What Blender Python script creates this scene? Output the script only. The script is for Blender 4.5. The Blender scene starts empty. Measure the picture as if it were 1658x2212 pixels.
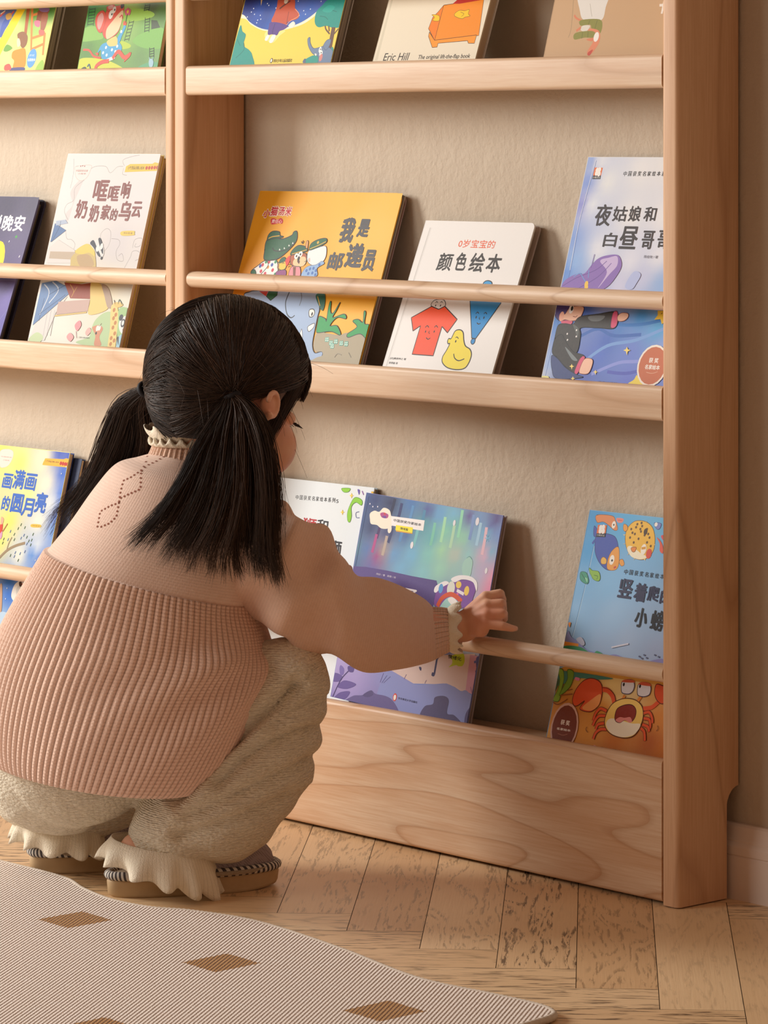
import bpy, math, random
import numpy as np
from mathutils import Vector, Matrix
from mathutils.bvhtree import BVHTree

# ------------------------------------------------------------------ camera, light, exposure
SC = bpy.context.scene
COL = SC.collection
SC.view_settings.view_transform = 'Standard'
SC.view_settings.look = 'None'
SC.view_settings.gamma = 1.0
SC.view_settings.use_curve_mapping = False
SC.view_settings.exposure = 0.0

IMG_W, IMG_H = 1658, 2212
cam_d = bpy.data.cameras.new('camera')
cam = bpy.data.objects.new('camera', cam_d)
COL.objects.link(cam)
cam.location = (2.83562, -3.04758, 0.87407)
cam.rotation_euler = (math.pi / 2, 0, 0.844912)
cam_d.sensor_fit = 'VERTICAL'
cam_d.sensor_height = 36.0
cam_d.lens = 36.0 * 7700.0 / IMG_H
cam_d.shift_y = -(IMG_H / 2 - 306.0) / IMG_H
cam_d.clip_end = 50
SC.camera = cam

world = bpy.data.worlds.new('room_ambience')
SC.world = world
world.use_nodes = True
wb = world.node_tree.nodes['Background']
wb.inputs['Color'].default_value = (1.0, 0.58, 0.37, 1)
wb.inputs['Strength'].default_value = 0.23


def area(name, loc, target, size, power, col, size_y=None):
    d = bpy.data.lights.new(name, 'AREA')
    d.shape = 'RECTANGLE'
    d.size = size
    d.size_y = size_y or size
    d.energy = power
    d.color = col
    o = bpy.data.objects.new(name, d)
    COL.objects.link(o)
    o.location = loc
    o.rotation_euler = (Vector(target) - Vector(loc)).to_track_quat('-Z', 'Y').to_euler()
    return o


area('window_light', (-3.3, -2.0, 1.65), (-0.5, -0.1, 0.45), 0.9, 122, (1.0, 0.99, 0.95), 1.2)
area('fill_light', (-1.9, -3.7, 1.7), (-0.4, -0.2, 0.5), 1.6, 38, (1.0, 0.95, 0.88), 1.4)  # added soft fill, not a real window: lifts the girl's camera-facing side

rng = random.Random(4)
NR = np.random.default_rng(7)


# ------------------------------------------------------------------ helpers
def lin(h):
    h = h.lstrip('#')
    if len(h) == 3:
        h = ''.join(c * 2 for c in h)
    v = [int(h[i:i + 2], 16) / 255 for i in (0, 2, 4)]
    return tuple(c / 12.92 if c <= 0.04045 else ((c + 0.055) / 1.055) ** 2.4 for c in v)


class NT:
    """small node-tree writer"""
    def __init__(self, name, rough=0.6, coat=0.0, sheen=0.0):
        self.m = bpy.data.materials.new(name)
        self.m.use_nodes = True
        self.t = self.m.node_tree
        self.b = self.t.nodes['Principled BSDF']
        self.b.inputs['Roughness'].default_value = rough
        self.b.inputs['Specular IOR Level'].default_value = 0.35
        if coat:
            self.b.inputs['Coat Weight'].default_value = coat
            self.b.inputs['Coat Roughness'].default_value = 0.25
        if sheen:
            self.b.inputs['Sheen Weight'].default_value = sheen
            self.b.inputs['Sheen Roughness'].default_value = 0.5

    def n(self, typ, **kw):
        nd = self.t.nodes.new(typ)
        for k, v in kw.items():
            if k.startswith('i_'):
                key = k[2:]
                key = int(key) if key.isdigit() else key.replace('_', ' ')
                nd.inputs[key].default_value = v
            else:
                setattr(nd, k, v)
        return nd

    def l(self, a, b):
        self.t.links.new(a, b)

    def math(self, op, a, b=None, c=None):
        nd = self.n('ShaderNodeMath', operation=op)
        for i, v in enumerate((a, b, c)):
            if v is None:
                continue
            if isinstance(v, (int, float)):
                nd.inputs[i].default_value = v
            else:
                self.l(v, nd.inputs[i])
        return nd.outputs[0]

    def mix(self, fac, a, b, blend='MIX'):
        nd = self.n('ShaderNodeMix', data_type='RGBA', blend_type=blend)
        for i, v in ((0, fac), (6, a), (7, b)):
            if isinstance(v, (int, float)):
                nd.inputs[i].default_value = v
            elif isinstance(v, tuple):
                nd.inputs[i].default_value = (*v[:3], 1)
            else:
                self.l(v, nd.inputs[i])
        return nd.outputs[2]

    def ramp(self, fac, stops):
        nd = self.n('ShaderNodeValToRGB')
        el = nd.color_ramp.elements
        while len(el) < len(stops):
            el.new(0.5)
        for e, (p, c) in zip(el, stops):
            e.position = p
            e.color = (*c, 1) if isinstance(c, tuple) else (c, c, c, 1)
        self.l(fac, nd.inputs[0])
        return nd.outputs[0]

    def noise(self, vec, scale, detail=3, rough=0.5, dist=0.0):
        nd = self.n('ShaderNodeTexNoise', i_Scale=scale, i_Detail=detail, i_Roughness=rough, i_Distortion=dist)
        self.l(vec, nd.inputs['Vector'])
        return nd.outputs['Fac']

    def mapping(self, vec, scale=(1, 1, 1), loc=(0, 0, 0), rot=(0, 0, 0)):
        nd = self.n('ShaderNodeMapping')
        nd.inputs['Scale'].default_value = scale
        nd.inputs['Location'].default_value = loc
        nd.inputs['Rotation'].default_value = rot
        self.l(vec, nd.inputs['Vector'])
        return nd.outputs[0]

    def tc(self, out='Object'):
        return self.n('ShaderNodeTexCoord').outputs[out]

    def bump(self, h, strength=0.3, dist=0.001):
        nd = self.n('ShaderNodeBump', i_Strength=strength, i_Distance=dist)
        self.l(h, nd.inputs['Height'])
        self.l(nd.outputs[0], self.b.inputs['Normal'])

    def base(self, c):
        if isinstance(c, tuple):
            self.b.inputs['Base Color'].default_value = (*c, 1)
        else:
            self.l(c, self.b.inputs['Base Color'])


def wood(name, light, dark, axis=0, figure=9.0, figscale=2.2, off=(0, 0, 0), rough=0.5, line=0.5, band=0.22):
    k = NT(name, rough, coat=0.04)
    v = k.tc()
    sc = [1.0, 1.0, 1.0]
    long_ = 0.18
    sc2 = [c * (long_ if i == axis else 1.0) for i, c in enumerate(sc)]
    big = k.noise(k.mapping(v, tuple(sc2), off), figscale * 2.2, 2, 0.45, 0.25)
    bands = k.math('FRACT', k.math('MULTIPLY', big, figure))
    ln = k.ramp(bands, [(0.0, 1.0), (0.06, 0.25), (0.3, 0.0), (0.93, 0.0), (1.0, 1.0)])
    sc3 = [c * (0.035 if i == axis else 1.0) for i, c in enumerate(sc)]
    fine = k.noise(k.mapping(v, tuple(sc3), off), 420, 3, 0.6)
    sc4 = [c * (0.06 if i == axis else 1.0) for i, c in enumerate(sc)]
    mid = k.noise(k.mapping(v, tuple(sc4), off), 60, 3, 0.6)
    blot = k.noise(k.mapping(v, (1, 1, 1), off), 5, 2)
    c = k.mix(k.ramp(fine, [(0.35, 0.0), (0.72, 0.45)]), light, dark)
    c = k.mix(k.ramp(mid, [(0.45, 0.0), (0.8, 0.45)]), c, dark)
    c = k.mix(k.math('MULTIPLY', bands, band), c, dark)
    c = k.mix(k.math('MULTIPLY', ln, line), c, tuple(d * 0.75 for d in dark))
    c = k.mix(k.ramp(blot, [(0.35, 0.0), (0.75, 0.28)]), c, tuple(d * 1.05 for d in dark))
    k.base(c)
    k.bump(fine, 0.12, 0.0006)
    return k.m


def mesh_obj(name, verts, faces, mats, parent=None, uv=None, smooth=False, mat_idx=None, cols=None):
    me = bpy.data.meshes.new(name)
    me.from_pydata([tuple(v) for v in verts], [], faces)
    if mats is not None:
        for m in (mats if isinstance(mats, (list, tuple)) else [mats]):
            me.materials.append(m)
    if uv is not None:
        ul = me.uv_layers.new(name='UVMap')
        li = np.empty(len(me.loops), 'i')
        me.loops.foreach_get('vertex_index', li)
        ul.data.foreach_set('uv', np.asarray(uv, 'f')[li].ravel())
    if cols is not None:
        at = me.color_attributes.new('Col', 'FLOAT_COLOR', 'POINT')
        a = np.ones((len(me.vertices), 4), 'f')
        a[:, :3] = cols
        at.data.foreach_set('color', a.ravel())
    if mat_idx is not None:
        me.polygons.foreach_set('material_index', np.asarray(mat_idx, 'i'))
    if smooth:
        me.polygons.foreach_set('use_smooth', np.ones(len(me.polygons), bool))
    me.update()
    o = bpy.data.objects.new(name, me)
    COL.objects.link(o)
    if parent is not None:
        o.parent = parent
    return o


def tag(o, label=None, cat=None, group=None, kind=None):
    if label:
        o['label'] = label
    if cat:
        o['category'] = cat
    if group:
        o['group'] = group
    if kind:
        o['kind'] = kind
    return o


def empty(name, loc=(0, 0, 0)):
    o = bpy.data.objects.new(name, None)
    o.empty_display_size = 0.05
    COL.objects.link(o)
    o.location = loc
    return o


def prism(profile, h0, h1):
    """profile: list of 2-D points; extruded from h0 to h1 along the third axis"""
    n = len(profile)
    v = [(x, y, h0) for x, y in profile] + [(x, y, h1) for x, y in profile]
    f = [tuple(range(n))[::-1], tuple(range(n, 2 * n))]
    f += [(i, (i + 1) % n, n + (i + 1) % n, n + i) for i in range(n)]
    return v, f


def rrect(x0, y0, x1, y1, r, seg=6, corners=(1, 1, 1, 1)):
    """rounded rectangle, corners: (x0y0, x1y0, x1y1, x0y1) radius factors"""
    pts = []
    for (cx, cy, a0, k) in ((x0, y0, 180, 0), (x1, y0, 270, 1), (x1, y1, 0, 2), (x0, y1, 90, 3)):
        rr = r * corners[k]
        if rr <= 0:
            pts.append((cx, cy))
            continue
        ox = cx + rr if cx == x0 else cx - rr
        oy = cy + rr if cy == y0 else cy - rr
        for i in range(seg + 1):
            a = math.radians(a0 + 90 * i / seg)
            pts.append((ox + rr * math.cos(a), oy + rr * math.sin(a)))
    return pts


def shade_auto(o, ang=40):
    me = o.data
    me.polygons.foreach_set('use_smooth', np.ones(len(me.polygons), bool))
    try:
        me.set_sharp_from_angle(angle=math.radians(ang))
    except Exception:
        pass
    return o


# ------------------------------------------------------------------ materials of the setting
k = NT('wall_plaster', 0.85)
v = k.tc()
n1 = k.noise(v, 2.2, 3)
n2 = k.noise(v, 130, 4, 0.6)
n3 = k.noise(k.mapping(v, (1, 1, 0.6)), 36, 3, 0.55)
pit = k.ramp(k.noise(v, 75, 1), [(0.70, 1.0), (0.78, 0.0)])
k.base(k.mix(n1, lin('#cbbeac'), lin('#c2b39f')))
k.bump(k.math('ADD', k.math('ADD', k.math('MULTIPLY', n2, 0.7), n3), k.math('MULTIPLY', pit, 0.12)), 0.42, 0.0045)
M_WALL = k.m

k = NT('skirting_paint', 0.45)
k.base(k.mix(k.noise(k.tc(), 6, 2), lin('#e9dcd2'), lin('#e4d5ca')))
M_SKIRT = k.m

k = NT('oak_parquet', 0.42, coat=0.1)
uvn = k.n('ShaderNodeUVMap')
uvv = uvn.outputs[0]
at = k.n('ShaderNodeAttribute', attribute_name='Col')
big = k.noise(k.mapping(uvv, (1.6, 9, 1)), 1.7, 2, 0.5, 0.6)
bands = k.math('FRACT', k.math('MULTIPLY', big, 11))
ln = k.ramp(bands, [(0.0, 1.0), (0.22, 0.75), (0.42, 0.05), (0.85, 0.0), (1.0, 1.0)])
pores = k.ramp(k.noise(k.mapping(uvv, (28, 260, 1)), 1.0, 3, 0.65), [(0.47, 0.0), (0.56, 1.0)])
fine = k.noise(k.mapping(uvv, (9, 330, 1)), 1.0, 3, 0.6)
sep = k.n('ShaderNodeSeparateColor')
k.l(at.outputs['Color'], sep.inputs[0])
light, dark = lin('#f2d4aa'), lin('#d6ae80')
c = k.mix(sep.outputs[0], light, dark)
c = k.mix(k.math('MULTIPLY', fine, 0.4), c, lin('#d4ab7c'))
pl = k.math('MULTIPLY', k.math('MULTIPLY', ln, pores), sep.outputs[1])
c = k.mix(k.math('MULTIPLY', pl, 0.95), c, lin('#3f2c1c'))
k.base(c)
k.bump(k.math('SUBTRACT', fine, pl), 0.2, 0.001)
M_FLOOR = k.m
k = NT('parquet_joint', 0.9)
k.base(k.mix(k.noise(k.tc(), 40, 2), lin('#4a3423'), lin('#3b2a1d')))
M_JOINT = k.m

WL, WD = lin('#e6cdb1'), lin('#cda27c')
M_WOODX = wood('cherry_wood_rails', WL, WD, 0, 7, 2.0)
M_WOODX2 = wood('cherry_wood_plinth', lin('#e6cdb0'), lin('#c08a5c'), 0, 13, 2.3, (0.3, 0, 0.4), line=0.5, band=0.5)
M_WOODZ = wood('cherry_wood_sides', lin('#e3bd98'), lin('#c2916a'), 2, 6, 2.4)
M_WOODR = wood('cherry_wood_rods', WL, lin('#c79c76'), 0, 8, 5.0, (0.7, 0, 0.1))

# ------------------------------------------------------------------ wall, floor, skirting
wv, wf = prism([(-3.6, 0), (2.2, 0), (2.2, 0.12), (-3.6, 0.12)], 0, 2.8)
tag(mesh_obj('wall_back', wv, wf, M_WALL), kind='structure')

# herringbone floor
PW, PL = 0.085, 0.51
A = np.array((-1, 1)) / math.sqrt(2)
Bq = np.array((1, 1)) / math.sqrt(2)
# reference: left long edge of a plank through (x+y = -0.7229), its lower end at y about -0.4566
O0 = np.array((-0.2663, -0.4566))
fv, ff, fuv, fc, fm = [], [], [], [], []
X0, X1, Y0, Y1 = -3.6, 2.2, -4.2, 0.0
g = 0.0004


def plank(p0, p1, q0, q1, along_p):
    cs = [O0 + A * p + Bq * q for p, q in ((p0 + g, q0 + g), (p1 - g, q0 + g), (p1 - g, q1 - g), (p0 + g, q1 - g))]
    xs = [c[0] for c in cs]
    ys = [c[1] for c in cs]
    if max(xs) < X0 or min(xs) > X1 or max(ys) < Y0 or min(ys) > Y1:
        return
    poly = cs
    for ax, lim, keep in ((1, Y1, -1), (1, Y0, 1), (0, X0, 1), (0, X1, -1)):   # trim at the room's edges
        out = []
        for i in range(len(poly)):
            a, b = poly[i], poly[(i + 1) % len(poly)]
            ia, ib = (a[ax] - lim) * keep >= 0, (b[ax] - lim) * keep >= 0
            if ia:
                out.append(a)
            if ia != ib:
                t = (lim - a[ax]) / (b[ax] - a[ax])
                out.append(a + (b - a) * t)
        poly = out
        if len(poly) < 3:
            return
    i0 = len(fv)
    ou, ov = rng.uniform(0, 60), rng.uniform(0, 60)
    tone, fig = rng.random() ** 1.3 * 0.9, rng.choice((0.2, 0.5, 0.9, 1.0))
    for c in poly:
        d = c - O0
        p, q = d @ A, d @ Bq
        fv.append((c[0], c[1], 0.0))
        fuv.append((ou + (p if along_p else q), ov + (q if along_p else p)))
        fc.append((tone, fig, rng.random()))
    ff.append(tuple(range(i0, len(fv))) if np.cross(poly[1] - poly[0], poly[2] - poly[1]) > 0 else tuple(range(len(fv) - 1, i0 - 1, -1)))


for kcol in range(-9, 4):
    for i in range(-60, 60):
        sp, sq = kcol * PL, kcol * PL
        plank(-i * PW + sp, -i * PW + PL + sp, i * PW + sq, (i + 1) * PW + sq, True)
        plank(-(i + 1) * PW + sp, -i * PW + sp, (i + 1) * PW - PL + sq, (i + 1) * PW + sq, False)
nfl = len(ff)
i0 = len(fv)
for x, y in ((X0, Y0), (X1, Y0), (X1, Y1 + 0.12), (X0, Y1 + 0.12)):
    fv.append((x, y, -0.0006)); fuv.append((x, y)); fc.append((0, 0, 0))
ff.append((i0, i0 + 1, i0 + 2, i0 + 3))
tag(mesh_obj('floor', fv, ff, [M_FLOOR, M_JOINT], uv=fuv, cols=fc, mat_idx=[0] * nfl + [1]), kind='structure')

# skirting board along the back wall: moulded profile (depth, height)
SK = [(0, 0), (0.0165, 0), (0.0165, 0.049), (0.0150, 0.0505), (0.0165, 0.052), (0.0165, 0.061), (0.0145, 0.064), (0.0125, 0.066),
      (0.0125, 0.068), (0.0105, 0.071), (0.0095, 0.079), (0.0085, 0.083), (0.006, 0.0855), (0, 0.0855)]
n = len(SK)
sv = [(-3.6, -d, z) for d, z in SK] + [(2.2, -d, z) for d, z in SK]
sf = [(i, (i + 1) % n, n + (i + 1) % n, n + i) for i in range(n)] + [tuple(range(n))[::-1], tuple(range(n, 2 * n))]
tag(shade_auto(mesh_obj('baseboard_back', sv, sf, M_SKIRT), 30), kind='structure')

# ------------------------------------------------------------------ the two bookcases
D = 0.105
LEDGE = ((0.9745, 0.9355), (0.5940, 0.5540))      # top, bottom of the two lip rails
BASE_TOP = 0.1670
RODS = (1.0720, 0.6912, 0.2645)
CASE_H = 1.38


def side_panel(parent, x0, x1, r=0.0065):
    back = -0.004
    prof = rrect(x0, -D, x1, back, r, 8, (1, 1, 0.15, 0.15))
    # vertical slices so that the lower back corner can be cut out for the skirting board
    zs = [0.0015, 0.110] + [0.110 + 0.020 * math.sin(math.radians(a)) for a in range(15, 91, 15)] + [0.1315, CASE_H]
    n = len(prof)
    vs, fs = [], []
    for i, z in enumerate(zs):
        if z <= 0.110:
            cut = 0.020
        elif z <= 0.1301:
            cut = 0.020 * math.sqrt(max(0.0, 1 - ((z - 0.110) / 0.020) ** 2)) * 0.85 + 0.003 * (1 - (z - 0.11) / 0.02)
        else:
            cut = 0.0
        for x, y in prof:
            vs.append((x, min(y, back - cut) if y > -D / 2 else y, z))
    for i in range(len(zs) - 1):
        for j in range(n):
            a, b = i * n + j, i * n + (j + 1) % n
            fs.append((a, b, b + n, a + n))
    fs.append(tuple(range(n))[::-1])
    fs.append(tuple(range((len(zs) - 1) * n, len(zs) * n)))
    return shade_auto(mesh_obj('side_panel', vs, fs, M_WOODZ, parent), 35)


def bar_x(name, x0, x1, prof, m, parent):
    """profile in (y, z), swept along x, ends slightly eased"""
    cy = sum(p[0] for p in prof) / len(prof)
    cz = sum(p[1] for p in prof) / len(prof)
    n = len(prof)
    vs, fs = [], []
    for x, s in ((x0, 0.0), (x0, 1.0), (x1, 1.0), (x1, 0.0)):
        e = 0.0
        for y, z in prof:
            if s:
                vs.append((x, y, z))
    fs = [(j, (j + 1) % n, n + (j + 1) % n, n + j) for j in range(n)] + [tuple(range(n))[::-1], tuple(range(n, 2 * n))]
    ox = (x0 + x1) / 2
    o = mesh_obj(name, [(a - ox, b - cy, c - cz) for a, b, c in vs], fs, m, parent)
    o.location = (ox, cy, cz)
    return shade_auto(o, 35)


def bookcase(label, xl, xr, tl, tr):
    root = empty('bookcase', ((xl + xr) / 2, 0, 0))
    tag(root, label, 'bookcase', 'bookcases along the wall')
    kids = [side_panel(root, xl - tl, xl), side_panel(root, xr, xr + tr)]
    for zt, zb in LEDGE:
        kids.append(bar_x('lip_rail', xl, xr, rrect(-D + 0.001, zb, -D + 0.0135, zt, 0.0052, 5), M_WOODX, root))
        kids.append(bar_x('shelf_board', xl, xr, rrect(-D + 0.0135, zt - 0.0265, -0.004, zt - 0.0145, 0.001, 2), M_WOODX, root))
    for z in RODS:
        pr = [(-D + 0.0125 + 0.0108 * math.cos(a), z + 0.0108 * math.sin(a)) for a in np.linspace(0, 2 * math.pi, 32, endpoint=False)]
        kids.append(bar_x('rod', xl, xr, pr, M_WOODR, root))
    kids.append(bar_x('plinth_board', xl, xr, rrect(-D + 0.001, 0.0038, -D + 0.0165, BASE_TOP, 0.0062, 5), M_WOODX2, root))
    kids.append(bar_x('shelf_board', xl, xr, rrect(-D + 0.0165, BASE_TOP - 0.0265, -0.004, BASE_TOP - 0.0145, 0.001, 2), M_WOODX, root))
    for o in kids:
        o.location.x -= root.location.x
    return root


bookcase('light wooden front-facing bookcase with three book ledges, nearer one at the right', -0.877, -0.003, 0.026, 0.027)
bookcase('matching light wooden bookcase standing further left behind the squatting girl', -1.777, -0.9226, 0.027, 0.0196)

# ------------------------------------------------------------------ rug
rug_edge = [(-2.3, -0.60), (-1.3, -0.552), (-0.90, -0.546), (-0.685, -0.5413), (-0.56, -0.541), (-0.49, -0.562), (-0.42, -0.574), (-0.36, -0.566), (-0.31, -0.541), (-0.218, -0.5224), (-0.06, -0.540),
            (0.0935, -0.5683), (0.2000, -0.5580), (0.262, -0.5540), (0.292, -0.5640), (0.3015, -0.580)]
k = NT('rug_weave', 0.95, sheen=0.15)
v = k.tc()
sx = k.n('ShaderNodeSeparateXYZ')
k.l(v, sx.inputs[0])
# woven rows plus scattered warm and pale yarns
row = k.math('SINE', k.math('MULTIPLY', k.math('ADD', sx.outputs[1], k.math('MULTIPLY', sx.outputs[0], 0.25)), 820))
colm = k.math('SINE', k.math('MULTIPLY', sx.outputs[0], 980))
w = k.math('MULTIPLY', row, colm)
n1 = k.noise(k.mapping(v, (260, 420, 1)), 1.0, 2, 0.6)
n2 = k.noise(k.mapping(v, (40, 160, 1)), 1.0, 2, 0.6)
c = k.mix(k.ramp(n1, [(0.35, 0.0), (0.65, 1.0)]), lin('#f6e8dd'), lin('#ecdbce'))
c = k.mix(k.math('MULTIPLY', k.ramp(w, [(0.0, 1.0), (0.35, 0.0)]), 0.22), c, lin('#b9a89c'))
c = k.mix(k.ramp(n2, [(0.55, 0.0), (0.75, 0.7)]), c, lin('#f2eae2'))
# inlaid squares: a staggered lattice in the rug's own plane
def cell(o, per, off):
    return k.math('ABSOLUTE', k.math('SUBTRACT', k.math('FRACT', k.math('ADD', k.math('DIVIDE', o, per), off)), 0.5))
sqs = []
wob = k.math('MULTIPLY', k.math('SUBTRACT', k.noise(k.mapping(v, (420, 420, 1)), 1.0, 1), 0.5), 0.02)
for ox, oy in ((0.0, 0.0), (0.5, 0.5)):
    a = cell(sx.outputs[0], 0.270, 0.5 + 0.362 / 0.270 + ox)
    b = cell(k.math('ADD', sx.outputs[1], k.math('MULTIPLY', sx.outputs[0], 0.035)), 0.52, 0.5 + 0.682 / 0.52 + oy)
    inx = k.math('LESS_THAN', k.math('ADD', a, wob), 0.108)
    iny = k.math('LESS_THAN', k.math('ADD', b, wob), 0.059)
    sqs.append(k.math('MULTIPLY', inx, iny))
sq = k.math('MAXIMUM', sqs[0], sqs[1])
c = k.mix(sq, c, k.mix(n1, lin('#c2935f'), lin('#a0733f')))
k.base(c)
k.bump(k.math('ADD', k.math('MULTIPLY', w, 0.8), n1), 0.8, 0.0018)
M_RUG = k.m
k = NT('rug_binding', 0.9)
vv = k.tc()
k.base(k.mix(k.noise(vv, 300, 2), lin('#e0d4c6'), lin('#c7b8a8')))
M_BIND = k.m


def catmull(pts, n, closed=False):
    p = np.asarray(pts, float)
    m = len(p)
    segs = m if closed else m - 1
    out = []
    for i in range(segs):
        if closed:
            p0, p1, p2, p3 = p[(i - 1) % m], p[i], p[(i + 1) % m], p[(i + 2) % m]
        else:
            p0, p1, p2, p3 = p[max(i - 1, 0)], p[i], p[i + 1], p[min(i + 2, m - 1)]
        for t in np.linspace(0, 1, n, endpoint=False):
            out.append(0.5 * ((2 * p1) + (-p0 + p2) * t + (2 * p0 - 5 * p1 + 4 * p2 - p3) * t * t + (-p0 + 3 * p1 - 3 * p2 + p3) * t ** 3))
    if not closed:
        out.append(p[-1])
    return np.array(out)


top_edge = [tuple(p) for p in catmull(rug_edge, 8)]
prof = top_edge + [(0.318, -0.70), (0.322, -1.4), (0.322, -2.6), (-2.3, -2.6)]
rv, rf = prism(prof[::-1], 0.0002, 0.0075)
rug = empty('rug', (-0.9, -1.6, 0))
tag(rug, 'pale beige woven rug with tan squares lying on the parquet', 'rug')
o = mesh_obj('woven_field', [(x + 0.9, y + 1.6, z) for x, y, z in rv], rf, M_RUG, rug)
# the field's texture is laid out in room metres: shift the object so its own axes start at the room's origin
for vtx in o.data.vertices:
    vtx.co.x -= 0.9
    vtx.co.y -= 1.6
o.location = (0.9, 1.6, 0)
# stitched binding: a slightly twisted cord along the outer edge
bp = np.array(top_edge + [(0.318, -0.70), (0.322, -1.0)])
d = np.r_[0, np.cumsum(np.linalg.norm(np.diff(bp, axis=0), axis=1))]
ss = np.arange(0, d[-1], 0.0030)
cx, cy = np.interp(ss, d, bp[:, 0]), np.interp(ss, d, bp[:, 1])
tv, tf = [], []
for i in range(len(ss)):
    tx, ty = (cx[min(i + 1, len(ss) - 1)] - cx[max(i - 1, 0)], cy[min(i + 1, len(ss) - 1)] - cy[max(i - 1, 0)])
    L = math.hypot(tx, ty)
    nx, ny = -ty / L, tx / L
    rr = 0.0037 + (0.0006 if i % 2 else 0)
    for j in range(8):
        a = 2 * math.pi * j / 8
        tv.append((cx[i] + nx * rr * math.cos(a) + 0.9, cy[i] + ny * rr * math.cos(a) + 1.6, 0.0045 + rr * math.sin(a)))
for i in range(len(ss) - 1):
    for j in range(8):
        tf.append((i * 8 + j, i * 8 + (j + 1) % 8, (i + 1) * 8 + (j + 1) % 8, (i + 1) * 8 + j))
mesh_obj('edge_binding', tv, tf, M_BIND, rug, smooth=True)

# ------------------------------------------------------------------ picture books
k = NT('printed_cover', 0.42)
at = k.n('ShaderNodeAttribute', attribute_name='Col')
k.base(k.mix(k.math('MULTIPLY', k.noise(k.tc(), 260, 2), 0.05), at.outputs['Color'], (0.5, 0.45, 0.4)))
k.b.inputs['Specular IOR Level'].default_value = 0.12
M_PRINT = k.m


def page_mat(name, a, b, freq):
    k = NT(name, 0.8)
    sx = k.n('ShaderNodeSeparateXYZ')
    k.l(k.tc(), sx.inputs[0])
    st = k.noise(k.mapping(k.tc(), (1, 1, freq)), 1.0, 1, 0.5)
    k.base(k.mix(k.ramp(st, [(0.4, 0.0), (0.6, 1.0)]), lin(a), lin(b)))
    return k.m


M_PAGE = page_mat('paper_edges', '#d9c8ae', '#b59f84', 2600)
M_BOARD = page_mat('board_page_edges', '#b3a79a', '#4a3f38', 420)
M_DARKP = page_mat('painted_gap_edges', '#6f6450', '#2c2a2c', 300)  # dark colour painted to read as the shaded gap between the boards

FONT_CACHE = {}


def glyphs(body, shear):
    key = (body, shear)
    if key not in FONT_CACHE:
        c = bpy.data.curves.new('lettering', 'FONT')
        c.body = body
        c.size = 1
        c.shear = shear
        c.resolution_u = 3
        o = bpy.data.objects.new('lettering', c)
        COL.objects.link(o)
        me = bpy.data.meshes.new_from_object(o.evaluated_get(bpy.context.evaluated_depsgraph_get()))
        a = np.empty(len(me.vertices) * 3, 'f')
        me.vertices.foreach_get('co', a)
        a = a.reshape(-1, 3)[:, :2].astype(float)
        fs = [tuple(p.vertices) for p in me.polygons]
        bpy.data.objects.remove(o)
        bpy.data.curves.remove(c)
        bpy.data.meshes.remove(me)
        lo, hi = a.min(0), a.max(0)
        FONT_CACHE[key] = ((a - lo) / (hi - lo), fs)
    return FONT_CACHE[key]


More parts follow.
